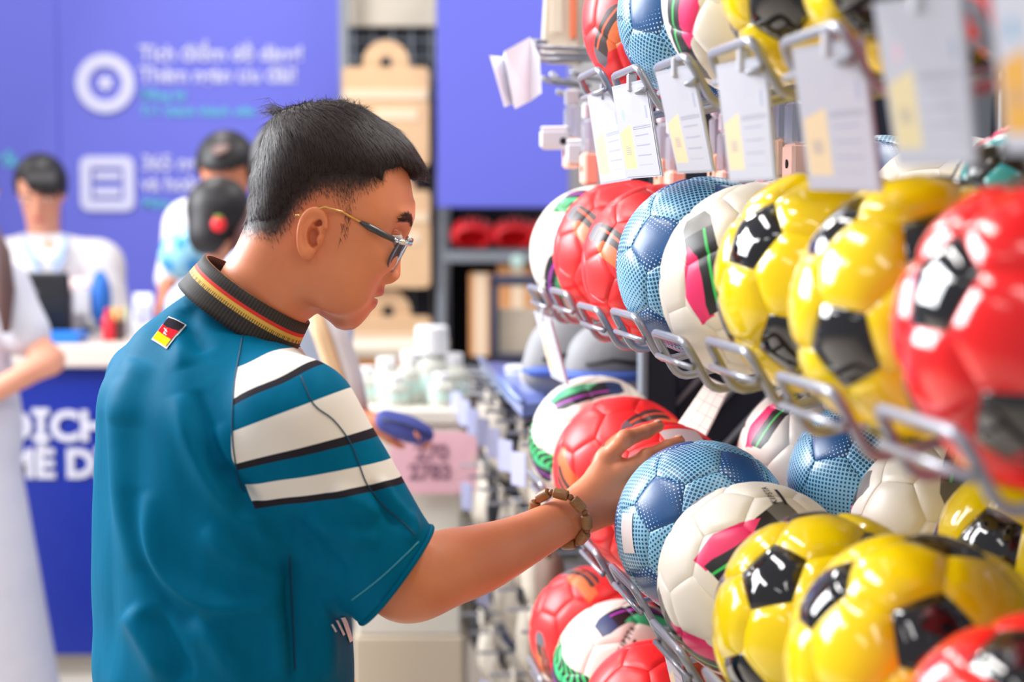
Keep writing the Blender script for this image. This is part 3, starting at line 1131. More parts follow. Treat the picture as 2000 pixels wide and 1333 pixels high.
# --- arm and hand
SH_R = P(592, 792, 1.715)
EL = P(792, 1148, 1.785)
WR = P(1113, 1008, 2.015)
ACP = [(P(578, 825, 1.728), .050), (P(690, 990, 1.755), .0475), (P(768, 1112, 1.778), .0445), (P(800, 1140, 1.790), .0450), (P(868, 1112, 1.832), .0450), (P(938, 1092, 1.885), .0408),
       (P(1022, 1056, 1.95), .0325), (WR, .0268)]


def chain(cp, n=5):
    pts = []; m = len(cp)
    for i in range(m - 1):
        p0, p1, p2, p3 = [np.append(cp[max(0, min(m - 1, k))][0], cp[max(0, min(m - 1, k))][1]) for k in (i - 1, i, i + 1, i + 2)]
        for k in range(n):
            t = k / n
            pts.append(.5 * (2 * p1 + (p2 - p0) * t + (2 * p0 - 5 * p1 + 4 * p2 - p3) * t * t + (3 * p1 - p0 - 3 * p2 + p3) * t ** 3))
    pts.append(np.append(*cp[-1])); return pts


_c = chain(ACP)
ARM = [('rc', a[:3], b[:3], a[3], b[3], .002) for a, b in zip(_c[:-1], _c[1:])]
MC = {'index': P(1184, 896, 2.060), 'middle': P(1214, 921, 2.052), 'ring': P(1231, 967, 2.046), 'pinky': P(1232, 1000, 2.036)}
FING = {'index': [MC['index'], P(1221, 858, 2.040), P(1262, 844, 2.058), P(1286, 833, 2.078)],
        'middle': [MC['middle'], P(1264, 894, 2.042), P(1303, 874, 2.064), P(1327, 863, 2.088)],
        'ring': [MC['ring'], P(1276, 948, 2.054), P(1308, 934, 2.074), P(1328, 928, 2.094)],
        'pinky': [MC['pinky'], P(1266, 988, 2.050), P(1290, 976, 2.064), P(1308, 970, 2.08)]}
HAND = [('rc', P(1085, 1022, 1.995), WR, .028, .0265, .01), ('rc', WR, P(1140, 985, 2.035), .0255, .024, .015)]
for k, r in (('index', .0125), ('middle', .0135), ('ring', .013), ('pinky', .0125)):
    HAND.append(('rc', P(1135, 992, 2.035) if k in ('index', 'middle') else P(1140, 1002, 2.035), MC[k], .021, r, .016))
THUMB = [P(1138, 982, 2.050), P(1160, 952, 2.082), P(1174, 932, 2.105), P(1190, 922, 2.115)]


def hand_f(G):
    f = prims(G, HAND)
    for k, ch in FING.items():
        r = {'index': (.0118, .0110, .0094, .0078), 'middle': (.0120, .0110, .0094, .0079), 'ring': (.0114, .0104, .0090, .0076), 'pinky': (.0100, .009, .0078, .0066)}[k]
        g = None
        for i in range(3):
            q = rc(G, ch[i], ch[i + 1], r[i], r[i + 1]); g = q if g is None else smin(g, q, .004)
        g = smin(g, np.sqrt((G[0] - ch[1][0]) ** 2 + (G[1] - ch[1][1]) ** 2 + (G[2] - ch[1][2]) ** 2) - r[1] * 1.06, .004)
        f = smin(f, g, .007)
    g = None
    for i, (a, b) in enumerate(((.017, .0125), (.0125, .0105), (.0105, .0085))):
        q = rc(G, THUMB[i], THUMB[i + 1], a, b); g = q if g is None else smin(g, q, .006)
    f = smin(f, g, .010)
    for k in MC:     # knuckles
        f = smin(f, np.sqrt((G[0] - MC[k][0]) ** 2 + (G[1] - MC[k][1]) ** 2 + (G[2] - MC[k][2]) ** 2) - .0128, .008)
    return f


def arm_f(G): return prims(G, ARM)


def patch(fn, lo, hi, h, rel=1):
    G = grid(lo, hi, h); F = fn(G).astype(float)
    F[0] = 1; F[-1] = 1; F[:, 0] = 1; F[:, -1] = 1; F[:, :, 0] = 1; F[:, :, -1] = 1
    V, Q = surface_nets(F, np.asarray(lo, float), h)
    return relax(V, Q, rel), Q


allp = np.array([p for L in (HAND,) for q in L for p in (q[1], q[2])] + [p for c in FING.values() for p in c] + THUMB)
Vw, Qw = patch(hand_f, allp.min(0) - .03, allp.max(0) + .02, .0017, 2)
armp = np.array([q[1] for q in ARM] + [EL, WR])
Va, Qa = patch(arm_f, armp.min(0) - .06, armp.max(0) + .055, .0042, 9)

# --- trunk under the clothes, legs down to the floor, left arm
TH = math.radians(30)
BF = np.array([math.cos(TH), math.sin(TH), 0]); BR = np.array([math.sin(TH), -math.cos(TH), 0])
TC = P(434, 1300, 1.88); TCXY = TC[:2]


def bp(f_, r_, z): return np.array([TCXY[0] + BF[0] * f_ + BR[0] * r_, TCXY[1] + BF[1] * f_ + BR[1] * r_, z])


NB = P(470, 640, 1.87)
SH_L = P(325, 765, 2.02)
EL_L = SH_L + np.array([.06, .04, -.28]); WR_L = EL_L + np.array([.14, .10, -.16])
NB2 = P(455, 720, 1.885)
TR = [('rc', NB2, bp(0, 0, 1.10), .055, .095, .02), ('rc', bp(0, 0, 1.12), bp(0, 0, .92), .095, .10, .03),
      ('rc', NB2, P(576, 822, 1.725), .042, .045, .02), ('rc', NB2, SH_L, .042, .045, .02),
      ('rc', bp(0, .09, .9), bp(.02, .11, .48), .085, .055, .04), ('rc', bp(.02, .11, .48), bp(-.03, .12, .1), .055, .04, .02),
      ('rc', bp(0, -.09, .9), bp(.02, -.11, .48), .085, .055, .04), ('rc', bp(.02, -.11, .48), bp(-.03, -.12, .1), .055, .04, .02),
      ('rc', SH_L, EL_L, .05, .043, .02), ('rc', EL_L, WR_L, .043, .028, .02), ('rc', WR_L, WR_L + np.array([.05, .04, -.07]), .028, .02, .02)]
tp = np.array([p for q in TR for p in (q[1], q[2])])
Vt, Qt = patch(lambda G: prims(G, TR), tp.min(0) - .13, tp.max(0) + .13, .012, 1)

man = empty('person', bp(0, 0, 0).tolist(), 'man in teal striped football shirt and glasses reaching for the balls', 'person')
MO = np.array(man.location)
VV = []; QQ = []; st = []; lp = []; base = 0
for i, (V, Q) in enumerate(parts):
    W = HC + V[:, :1] * HX + V[:, 1:2] * HY + V[:, 2:] * HZ
    VV.append(W); QQ.append(Q + base); base += len(V)
    if i == 0:
        dH = poly_sd(V[:, 0], V[:, 2], HH); dFd = poly_sd(V[:, 0], V[:, 2], HFADE)
        s = np.clip(1.15 + dH / .034, 0, 1) * np.clip(.05 + dFd / .016, 0, 1)
        BROW = [hx(q[0], q[1], -.030) for q in [(774, 436), (782, 424), (793, 417), (803, 419), (808, 432), (808, 444), (798, 434), (785, 436)]]
        dB = poly_sd(V[:, 0], V[:, 2], BROW)
        s = np.where((V[:, 0] > hx(760, 400)[0]) & (dH < 0), 0, s)
        s = np.maximum(s, np.clip(dB / .003 + .3, 0, .8) * (np.abs(V[:, 1]) > .010) * (np.abs(V[:, 1]) < .056))
        st.append(s)
        a = np.array(hx(742, 571)); b = np.array(hx(736, 592))
        d1 = np.sqrt((V[:, 0] - a[0]) ** 2 + ((V[:, 2] - a[1]) * 1.25) ** 2); d2 = np.sqrt((V[:, 0] - b[0]) ** 2 + ((V[:, 2] - b[1]) * 1.2) ** 2)
        lp.append(np.clip(1.25 - np.minimum(d1, d2) / .0088, 0, 1) * (np.abs(V[:, 1]) < .027))
    else:
        st.append(np.zeros(len(V))); lp.append(np.zeros(len(V)))
for V, Q in ((Vw, Qw), (Va, Qa), (Vt, Qt)):
    VV.append(V); QQ.append(Q + base); base += len(V); st.append(np.zeros(len(V))); lp.append(np.zeros(len(V)))
VB = np.concatenate(VV) - MO
body = quad_obj('body', VB, np.concatenate(QQ), M_skin, man, True, {'stubble': np.concatenate(st), 'lips': np.concatenate(lp)})

# --- finger nails
M_nail = mat('finger_nail', (232, 168, 142), .3, coat=.4)


def blob(name, c, ax, sizes, m, parent, n=10):
    """small ellipsoid with its own axes"""
    vs = []; fs = []
    A = [np.asarray(a, float) / np.linalg.norm(a) for a in ax]
    for i in range(n + 1):
        t = math.pi * i / n
        for k in range(2 * n):
            p = math.pi * k / n
            v = np.asarray(c) + A[0] * sizes[0] * math.cos(t) + A[1] * sizes[1] * math.sin(t) * math.cos(p) + A[2] * sizes[2] * math.sin(t) * math.sin(p)
            vs.append(v)
    for i in range(n):
        for k in range(2 * n):
            k2 = (k + 1) % (2 * n); fs.append((i * 2 * n + k, i * 2 * n + k2, (i + 1) * 2 * n + k2, (i + 1) * 2 * n + k))
    return mesh_obj(name, vs, fs, m, parent, True)


for k in ('index', 'middle', 'ring'):
    a, b = FING[k][2], FING[k][3]; d = (b - a) / np.linalg.norm(b - a)
    up = np.array([-.35, -.45, .82]); up -= d * (up @ d); up /= np.linalg.norm(up)
    r = .0079
    blob('finger_nail', b + up * (r * .97) - d * .001 - MO, (d, np.cross(d, up), up), (.0058, .0046, .0014), M_nail, man, 8)

# --- eyes and eyebrows
M_eye = mat('eye_white', (235, 228, 222), .15, coat=.8)
M_iris = mat('dark_iris', (40, 26, 20), .1, coat=1)
for s in (-1, 1):
    c = hx(769, 469)
    ctr = hw(c[0] - .004, s * .033, c[1]) - MO
    e = blob('eye', ctr, (HX, HY, HZ), (.0115, .0115, .0115), M_eye, man, 8)
    dv = HX * .88 - HZ * .45
    blob('iris', ctr + dv * .0092, (dv, HY, np.cross(dv, HY)), (.0032, .0055, .0055), M_iris, e, 8)
    # lids
    c2 = hx(779, 459)
    blob('eyelid', hw(c2[0] - .009, s * .033, c2[1] - .001) - MO, (HX, HY, HZ), (.0095, .0130, .0042), M_skin_plain, man, 8)
# --- hair: a cap that follows the skull, then strands
def hair_f(G):
    X, Y, Z = G
    x2, z2 = X[:, 0, 0][:, None] + 0 * Z[0, 0, :][None, :], 0 * X[:, 0, 0][:, None] + Z[0, 0, :][None, :]
    d = poly_sd(x2, z2, HH); dO = poly_sd(x2, z2, HOUT)
    ph = x2 * 300 + z2 * 210
    d = d + .0016 * np.sin(ph) + .0012 * np.sin(ph * 2.3 + 1)
    d3 = d[:, None, :]; dO = dO[:, None, :]
    v = (x2 * S24 + z2 * C24)[:, None, :]
    lift = np.clip(d3 / .02, 0, 1)
    W0 = np.interp(v, [-.06, -.02, .03, .07, .1], [.063, .0685, .0742, .0752, .073]) + .0052 * lift - .0006
    Dd = np.interp(v, [-.05, 0, .05], [.055, .060, .068])
    f = (np.sqrt((Y / W0) ** 2 + (1 - np.minimum(dO / Dd, 1)) ** 2) - 1) * .052
    return smax(f, -d3, .004)


# outer outline of head plus hair (closed far below through the head)
OUTER = HAIR_IN[:19] + [(800, 375), (770, 560), (640, 640), (520, 640), (455, 560), (462, 482), (470, 455)]
HOUT = [hx(*p) for p in OUTER]
lo = (-.125, -.095, -.06); hi = (.135, .095, .160)
Gx = grid(lo, hi, .0026)
Fx = hair_f(Gx)
Vc, Qc = surface_nets(Fx, np.array(lo), .0026)
Vc = relax(Vc, Qc, 1)
hair = quad_obj('hair', HC + Vc[:, :1] * HX + Vc[:, 1:2] * HY + Vc[:, 2:] * HZ - MO, Qc, M_hair, man, True)


def strands(V, Q, n, seed, length, sel, flow, w0, lift, off=0.0):
    """ribbons rooted on a surface in head coordinates"""
    r = np.random.default_rng(seed)
    a = np.linalg.norm(np.cross(V[Q[:, 2]] - V[Q[:, 0]], V[Q[:, 3]] - V[Q[:, 1]]), axis=1)
    c = (V[Q[:, 0]] + V[Q[:, 2]]) / 2
    a = a * sel(c); a = a / a.sum()
    q = r.choice(len(Q), n, p=a)
    s, t = r.random(n)[:, None], r.random(n)[:, None]
    p = (V[Q[q, 0]] * (1 - s) + V[Q[q, 1]] * s) * (1 - t) + (V[Q[q, 3]] * (1 - s) + V[Q[q, 2]] * s) * t
    N = vnormals(V, Q)[Q[q, 0]]
    fl = flow(p) + r.normal(0, .22, (n, 3))
    fl = fl - N * (fl * N).sum(1)[:, None]; fl /= np.linalg.norm(fl, axis=1)[:, None]
    L = length(p) * (.6 + .7 * r.random(n))
    L = L[:, None]; lf = (lift * (.4 + 1.2 * r.random(n)))[:, None]
    side = np.cross(fl, N)
    rows = []
    for k, tt in enumerate((0, .4, .75, 1.0)):
        cpt = p + N * (off + lf * L * (tt - .55 * tt * tt)) + fl * L * tt
        w = w0 * (1 - tt * .92)
        rows += [cpt - side * w, cpt + side * w]
    A = np.stack(rows, 1).reshape(-1, 3)
    b = np.arange(n)[:, None] * 8
    F = np.concatenate([b + np.array([[2 * k, 2 * k + 1, 2 * k + 3, 2 * k + 2]]) for k in range(3)])
    return A, F


crown = np.array([*hx(612, 205)])
def flow_top(p):
    d = np.stack([p[:, 0] - crown[0], p[:, 1] * 1.3, p[:, 2] - crown[1]], 1)
    d /= np.maximum(np.linalg.norm(d, axis=1), .01)[:, None]
    fwd = np.clip((p[:, 2] - hx(640, 330)[1]) / .05, 0, 1)[:, None]
    return d + np.array([[.75, 0, -.55]]) * fwd + np.array([[.12, 0, -.7]]) * (1 - fwd)


A1, F1 = strands(Vc, Qc, 26000, 3, lambda p: np.interp(p[:, 2], [-.02, .03, .08, .13], [.004, .009, .016, .020]), lambda c: np.ones(len(c)), flow_top, .00029, .10)
def top_sel(c): return ((c[:, 2] > hx(600, 225)[1]) & (c[:, 0] < hx(720, 225)[0])).astype(float)
A2, F2 = strands(Vc, Qc, 420, 4, lambda p: np.full(len(p), .012), top_sel, lambda p: np.stack([np.cos(p[:, 0] * 900), np.sin(p[:, 1] * 700), .4 + 0 * p[:, 0]], 1), .0003, .9)
def fade_sel(c):
    d = poly_sd(c[:, 0], c[:, 2], HFADE); e = poly_sd(c[:, 0], c[:, 2], HH)
    return (np.clip(d / .02, 0, 1) * (e < .004) * np.exp(np.minimum(e, 0) / .022) * (np.abs(c[:, 1]) > .012)).astype(float)
A3, F3 = strands(Vh, Qh, 8500, 5, lambda p: np.full(len(p), .0046), fade_sel, lambda p: np.stack([.25 + 0 * p[:, 0], 0 * p[:, 0], -1 + 0 * p[:, 0]], 1), .00018, .25)
def side_sel(c):
    x0, z0 = hx(670, 425, -.065); x1, z1 = hx(660, 470, -.065)
    return (poly_sd(c[:, 0], c[:, 2], [hx(676, 410), hx(682, 432), hx(670, 468), hx(655, 478), hx(662, 440)]) > 0).astype(float) * (np.abs(c[:, 1]) > .05) + 1e-9
A4, F4 = strands(Vh, Qh, 85, 6, lambda p: np.full(len(p), .009), side_sel, lambda p: np.stack([.05 + 0 * p[:, 0], 0 * p[:, 0], -1 + 0 * p[:, 0]], 1), .00022, .3)
def edge_sel(c):
    d = poly_sd(c[:, 0], c[:, 2], HH); return ((d < .012) & (c[:, 2] < hx(600, 330)[1]) & (c[:, 0] < hx(735, 350)[0])).astype(float)
A7, F7 = strands(Vc, Qc, 6500, 12, lambda p: np.full(len(p), .0105), edge_sel, lambda p: np.stack([.2 + 0 * p[:, 0], 0 * p[:, 0], -1 + 0 * p[:, 0]], 1), .00028, .16, .0007)
def brow_sel(c): return (poly_sd(c[:, 0], c[:, 2], BROW) > 0).astype(float) * (np.abs(c[:, 1]) > .010) * (np.abs(c[:, 1]) < .056)
A6, F6 = strands(Vh, Qh, 700, 9, lambda p: np.full(len(p), .0065), brow_sel, lambda p: np.stack([-.5 + 0 * p[:, 0], np.sign(p[:, 1]) * .8, .15 + 0 * p[:, 0]], 1), .00026, .35)
# the tuft that sticks out at the back of the crown
rt = np.random.default_rng(8); A5 = []; F5 = []
for i in range(70):
    x, z = hx(552 + rt.normal(0, 10), 218 + rt.normal(0, 3)); y = rt.normal(0, .016)
    tx, tz = hx(517 + rt.normal(0, 11), 216 + rt.normal(0, 7)); mx, mz = (x + tx) / 2, max(z, tz) + .0025
    pts = [np.array([x, y, z - .004]), np.array([mx, y, mz - .001]), np.array([tx, y + rt.normal(0, .004), tz - .002])]
    b = len(A5)
    for k, q in enumerate(pts):
        w = .0005 * (1 - k * .45); A5 += [q - [0, w, w], q + [0, w, w]]
    F5 += [(b, b + 1, b + 3, b + 2), (b + 2, b + 3, b + 5, b + 4)]
AA = []; FF = []; bs = 0
for A, F in ((A1, F1), (A2, F2), (A3, F3), (A4, F4), (A6, F6), (A7, F7), (np.array(A5), np.array(F5))):
    AA.append(A); FF.append(F + bs); bs += len(A)
AA = np.concatenate(AA)
so = quad_obj('hair_strands', HC + AA[:, :1] * HX + AA[:, 1:2] * HY + AA[:, 2:] * HZ - MO, np.concatenate(FF), M_strand, man, True)
so['kind'] = 'stuff'

# --- the shirt
CC = P(484, 594, 1.846)
e1 = CR * .84 - CU * .54 + CF * .42; e1 /= np.linalg.norm(e1)
e3 = CR * .50 + CU * .84 - CF * .10; e3 -= e1 * (e3 @ e1); e3 /= np.linalg.norm(e3)
e2 = np.cross(e3, e1)
SLS = P(576, 822, 1.725)
SL_AX = (P(772, 1128, 1.745) - SLS); SL_LEN = np.linalg.norm(SL_AX); SL_AX = SL_AX / SL_LEN
CUFF_C = P(771, 1127, 1.752)
CUFF_N = CR * .80 - CU * .60 + CF * .10; CUFF_N /= np.linalg.norm(CUFF_N)
PYS = [540, 560, 585, 620, 680, 725, 780, 900, 1000, 1100, 1250, 1500]
CXS = [430, 430, 430, 421, 421, 424, 428, 432, 432, 432, 434, 436]
AS = [.012, .020, .032, .060, .130, .166, .192, .199, .200, .200, .201, .203]
BS = [.014, .022, .044, .071, .101, .116, .128, .136, .139, .140, .143, .146]
HS = [P(450, y, 1.88)[2] for y in PYS]
XS = [P(c, y, 1.88)[0] for c, y in zip(CXS, PYS)]
LEFT_SL = SH_L + (EL_L - SH_L) * .8


def shirt_f(G):
    X, Y, Z = G
    z = Z[0, 0, :]
    hs = HS[::-1]; zf = np.arange(.5, 1.6, .002); ker = np.hanning(33); ker /= ker.sum()
    sm_ = lambda arr: np.interp(z, zf, np.convolve(np.pad(np.interp(zf, hs, arr[::-1]), 16, mode='edge'), ker, 'valid'))[None, None, :]
    ax, a, b = sm_(XS), sm_(AS), sm_(BS)
    dx = X - ax; dy = Y - TCXY[1]
    u = dx * BR[0] + dy * BR[1]; v = dx * BF[0] + dy * BF[1]
    k = np.sqrt((u / a) ** 2 + (v / b) ** 2)
    t = (k - 1) * np.minimum(a, b) * .95
    t = np.maximum(t, Z - HS[0]); t = np.maximum(t, .845 - Z)
    t = smin(t, rc(G, P(468, 712, 1.87), SLS, .045, .061), .03)
    t = smin(t, rc(G, P(460, 680, 1.90), SH_L, .055, .070), .05)
    ls = rc(G, SH_L, LEFT_SL, .070, .064)
    t = smin(t, ls, .03)
    s = rc(G, SLS, P(772, 1128, 1.745) + SL_AX * .04, .0690, .0605)
    # loose cloth hanging under the arm
    s = smin(s, rc(G, P(560, 905, 1.74), P(655, 1085, 1.775), .062, .056), .03)
    cut = (X - CUFF_C[0]) * CUFF_N[0] + (Y - CUFF_C[1]) * CUFF_N[1] + (Z - CUFF_C[2]) * CUFF_N[2]
    inner = rc(G, SLS + SL_AX * .12, P(772, 1128, 1.745) + SL_AX * .06, .052, .0530)
    s = np.maximum(s, cut)
    s = np.maximum(s, -np.maximum(inner, -.035 - cut))
    f = smin(t, s, .022)
    qx, qy, qz = X - CC[0], Y - CC[1], Z - CC[2]
    pl = qx * e3[0] + qy * e3[1] + qz * e3[2] + .014
    ra = np.sqrt(np.maximum(((qx * e1[0] + qy * e1[1] + qz * e1[2]) / 1.04) ** 2 + (qx * e2[0] + qy * e2[1] + qz * e2[2]) ** 2, 0)) - .0775
    return smax(f, -np.maximum(ra, -pl), .006)


lo = np.array([-.60, 1.58, .82]); hi = np.array([-.06, 2.22, 1.43])
Vs, Qs = patch(shirt_f, lo, hi, .0048, 3)
Ns = vnormals(Vs, Qs)
d = (Vs - CAM) @ CF
PX = 1000 + FPX * ((Vs - CAM) @ CR) / d; PY = 666.5 - FPX * ((Vs - CAM) @ CU) / d
facing = np.clip(-(Ns * (Vs - CAM)).sum(1) / np.linalg.norm(Vs - CAM, axis=1) * 3, 0, 1)
# folds of the cloth: soft ridges (+) and valleys (-) along lines of the back and the sleeve
FOLDS = [(.0070, 22, [(232, 740), (226, 850), (232, 930), (246, 1010), (268, 1120)]),
         (.0085, 20, [(285, 960), (296, 1050), (330, 1125), (400, 1178), (480, 1185), (560, 1160)]),
         (-.006, 16, [(262, 950), (268, 1040), (300, 1140), (360, 1205), (450, 1225)]),
         (.0075, 22, [(351, 769), (374, 850), (415, 940), (500, 1030), (570, 1090)]),
         (-.007, 16, [(380, 760), (400, 840), (445, 930), (510, 1000)]),
         (.0065, 20, [(400, 1030), (450, 1080), (520, 1120), (570, 1130)]),
         (.0080, 24, [(250, 1190), (290, 1250), (330, 1330)]),
         (-.007, 18, [(290, 1190), (330, 1260), (365, 1330)]),
         (.0065, 22, [(380, 1200), (430, 1260), (470, 1333)]),
         (-.0065, 18, [(440, 900), (470, 960), (485, 1010)]),
         (.0055, 16, [(420, 830), (455, 905), (470, 960)]),
         (-.0055, 18, [(365, 600), (372, 640), (400, 690)]),
         (.0055, 18, [(340, 620), (352, 670), (365, 720)]),
         (.005, 22, [(270, 700), (255, 760), (250, 830)]),
         (-.0055, 22, [(195, 800), (200, 950), (205, 1150), (210, 1333)]),
         (.0050, 24, [(520, 1150), (545, 1240), (555, 1333)]),
         (-.008, 14, [(566, 1090), (572, 1200), (577, 1333)]),
         (.0065, 20, [(620, 1150), (635, 1230), (640, 1333)]),
         (.0050, 12, [(738, 935), (760, 975), (790, 1010)]),
         (-.005, 10, [(728, 940), (748, 985), (780, 1030)]),
         (.005, 12, [(790, 1000), (805, 1030), (800, 1060)]),
         (-.0045, 14, [(560, 1010), (620, 1070), (680, 1130)]),
         (.005, 16, [(600, 1000), (660, 1040), (740, 1060)]),
         (.0045, 18, [(640, 960), (700, 985), (740, 1010)])]
disp = np.zeros(len(Vs))
def smooth_line(pl, n=5):
    q = [np.array(p, float) for p in pl]; m = len(q); out = []
    for i in range(m - 1):
        p0, p1, p2, p3 = q[max(i - 1, 0)], q[i], q[i + 1], q[min(i + 2, m - 1)]
        for k in range(n):
            t = k / n; out.append(.5 * (2 * p1 + (p2 - p0) * t + (2 * p0 - 5 * p1 + 4 * p2 - p3) * t * t + (3 * p1 - p0 - 3 * p2 + p3) * t ** 3))
    return out + [q[-1]]


for amp, w, pl in FOLDS:
    pl = smooth_line(pl)
    best = np.full(len(Vs), 1e9); tt = np.zeros(len(Vs)); n = len(pl) - 1
    for i in range(n):
        a = np.array(pl[i], float); b = np.array(pl[i + 1], float); dd = b - a
        t = np.clip(((PX - a[0]) * dd[0] + (PY - a[1]) * dd[1]) / (dd @ dd), 0, 1)
        e = np.hypot(PX - a[0] - t * dd[0], PY - a[1] - t * dd[1])
        m = e < best; best = np.where(m, e, best); tt = np.where(m, (i + t) / n, tt)
    disp += 1.5 * amp * np.exp(-(best / (1.1 * w)) ** 2) * np.sin(np.clip(np.minimum(tt, 1 - tt) * 3.2 + .05, 0, 1) * math.pi / 2)
# softer folds all over, also where this camera does not look
disp_all = .0022 * np.sin(Vs[:, 0] * 60 + Vs[:, 2] * 26 + 2 * np.sin(Vs[:, 2] * 14)) * np.sin(Vs[:, 1] * 40 + Vs[:, 2] * 18)
cutd = (Vs - CUFF_C) @ CUFF_N
near_cuff = np.where(np.linalg.norm(Vs - CUFF_C, axis=1) < .09, np.clip((-cutd - .004) / .012, 0, 1), 1.0)
facing = facing * near_cuff; disp_all = disp_all * near_cuff
rel = (Vs - SLS) * 1760.0
xx = rel @ CR; yy = -(rel @ CU)
s_ax = yy.copy()
for _ in range(8):
    s_ax = .5 * s_ax + .5 * (yy + xx * np.interp(s_ax, [-147, -96, -23, 51, 104, 137, 200], [.42, .52, .38, .25, .17, .155, .15]))
on_sleeve = np.clip((Vs[:, 0] - (-.235)) / .05, 0, 1)
Vs2 = Vs + Ns * (disp * facing + disp_all * (1 - .6 * on_sleeve))[:, None]
snap = (np.abs(cutd) < .0042) & (np.linalg.norm(Vs - CUFF_C, axis=1) < .085)
Vs2[snap] -= CUFF_N * cutd[snap][:, None]
# sleeve fields for the stripes: distance along the sleeve, and the raglan seam
SEAM = [(480, 612), (470, 680), (458, 750), (453, 850), (462, 920), (478, 968), (500, 1000), (540, 1050), (600, 1130), (640, 1200)]
seam_x = np.interp(PY, [p[1] for p in SEAM], [p[0] for p in SEAM])
stripe_s = s_ax
rag = (PX - seam_x) / 1700.0
M_teal_shirt = None


def shirt_col():
    s = attr('along'); r = attr('raglan')
    teal = mixc(noise(70, 3, 'Object', (1, 1, .25)), lin((0, 108, 146)), lin((0, 94, 130)))
    mk = r > 0.0
    white = lin((236, 230, 222)); dark = lin((44, 42, 50))
    c = teal
    def bandm(a, b): return band(s, a, b) * mk
    for (w0, w1, k1) in STR:
        c = mixc(bandm(w0, w1), c, white); c = mixc(bandm(w1, k1), c, dark)
    return c


STR = [(-150, -96, -81), (-23, 51, 66), (104, 139, 152)]
M_shirt = mat('teal_satin_jersey', (0, 104, 138), .60, .22, ior=1.18, colfn=shirt_col, sheen=.0,
              bump=(lambda: noise(900, 1, 'Object', (1, .2, 1)), .08, .0008))
shirt = quad_obj('football_shirt', Vs2 - MO, Qs, M_shirt, man, True, {'along': stripe_s, 'raglan': rag})
BVH = BVHTree.FromPolygons([Vector(v) for v in Vs2.tolist()], [tuple(q) for q in Qs.tolist()])


def on_shirt(px, py, off=.0012):
    dr = Vector(ray(px, py).tolist()).normalized()
    loc, nor, i, dist = BVH.ray_cast(Vector(CAM.tolist()), dr)
    if loc is None: return None
    if nor.dot(dr) > 0: nor = -nor
    return np.array(loc + nor * off)


# seams
M_seam = mat('seam_thread', (0, 66, 92), .6)
def seam(name, pl, r=.0009, m=None, off=.0004):
    pts = []; pl = smooth_line(pl, 4)
    for i in range(len(pl) - 1):
        for k in range(3):
            t = k / 6; q = on_shirt(pl[i][0] * (1 - t) + pl[i + 1][0] * t, pl[i][1] * (1 - t) + pl[i + 1][1] * t, off)
            if q is not None: pts.append((q - MO).tolist())
    if len(pts) > 2:
        mb = MB(); mb.tube(pts, r, 5); return mb.build(name, m or M_seam, man, True)


seam('shoulder_seam', [(480, 618), (470, 680), (458, 750), (454, 850), (463, 920), (478, 966)])
seam('sleeve_seam', [(588, 735), (612, 790), (650, 820), (682, 862), (700, 905), (716, 946), (745, 985), (790, 1024), (812, 1048)])
seam('side_seam', [(566, 1085), (572, 1200), (577, 1325)])
M_stitch = mat('light_teal_stitching', (70, 160, 185), .5)
seam('cuff_stitching', [(688, 1172), (740, 1132), (790, 1086), (820, 1055)], .0008, M_stitch, .0006)

# folded hem round the sleeve opening
h1 = np.cross(CUFF_N, CU); h1 /= np.linalg.norm(h1); h2 = np.cross(CUFF_N, h1)
rim = []
for i in range(72):
    a = 2 * math.pi * i / 72; dr = h1 * math.cos(a) + h2 * math.sin(a)
    c0 = CUFF_C - CUFF_N * .0060
    loc, nor, _, _ = BVH.ray_cast(Vector((c0 + dr * .105).tolist()), Vector((-dr).tolist()), .1)
    rd = float((np.array(loc) - c0) @ dr) if loc is not None else 9.0
    rim.append((c0, dr, rd))
rds = np.array([q[2] for q in rim]); okr = (rds > .048) & (rds < .078)
rds = np.interp(np.arange(72), np.arange(72)[okr], rds[okr], period=72)
rim = np.array([c0 + dr * (r_ - .0012) + CUFF_N * .0052 for (c0, dr, _), r_ in zip(rim, rds)])
for _ in range(4): rim = (np.roll(rim, 1, 0) + rim * 2 + np.roll(rim, -1, 0)) / 4
M_hem = mat('teal_hem', (0, 96, 130), .6, .2, ior=1.18)
mb = MB(); mb.tube([(p - MO).tolist() for p in rim], .0034, 8, closed=True); mb.build('sleeve_hem', M_hem, man, True)

# patch on the back: black, red and gold flag in a white border
M_white_patch = mat('white_patch', (238, 234, 236), .9, .1, ior=1.1)
M_black_patch = mat('black_patch', (44, 40, 48), .9, .1, ior=1.1)
M_red_patch = mat('red_patch', (214, 34, 44), .9, .1, ior=1.1)
M_gold_patch = mat('gold_patch', (246, 204, 30), .9, .1, ior=1.1)
FQ = [(331, 620), (363, 637), (327, 683), (297, 665)]


def shirt_quad(name, q4, m, off, nu=4, nv=4, parent=man):
    vs = []; fs = []
    for i in range(nu + 1):
        for j in range(nv + 1):
            u, v = i / nu, j / nv
            x = (q4[0][0] * (1 - u) + q4[1][0] * u) * (1 - v) + (q4[3][0] * (1 - u) + q4[2][0] * u) * v
            y = (q4[0][1] * (1 - u) + q4[1][1] * u) * (1 - v) + (q4[3][1] * (1 - u) + q4[2][1] * u) * v
            p = on_shirt(x, y, off)
            if p is None: return None
            vs.append(p - MO)
    for i in range(nu):
        for j in range(nv):
            a = i * (nv + 1) + j; fs.append((a, a + nv + 1, a + nv + 2, a + 1))
    return mesh_obj(name, vs, fs, m, parent, True)


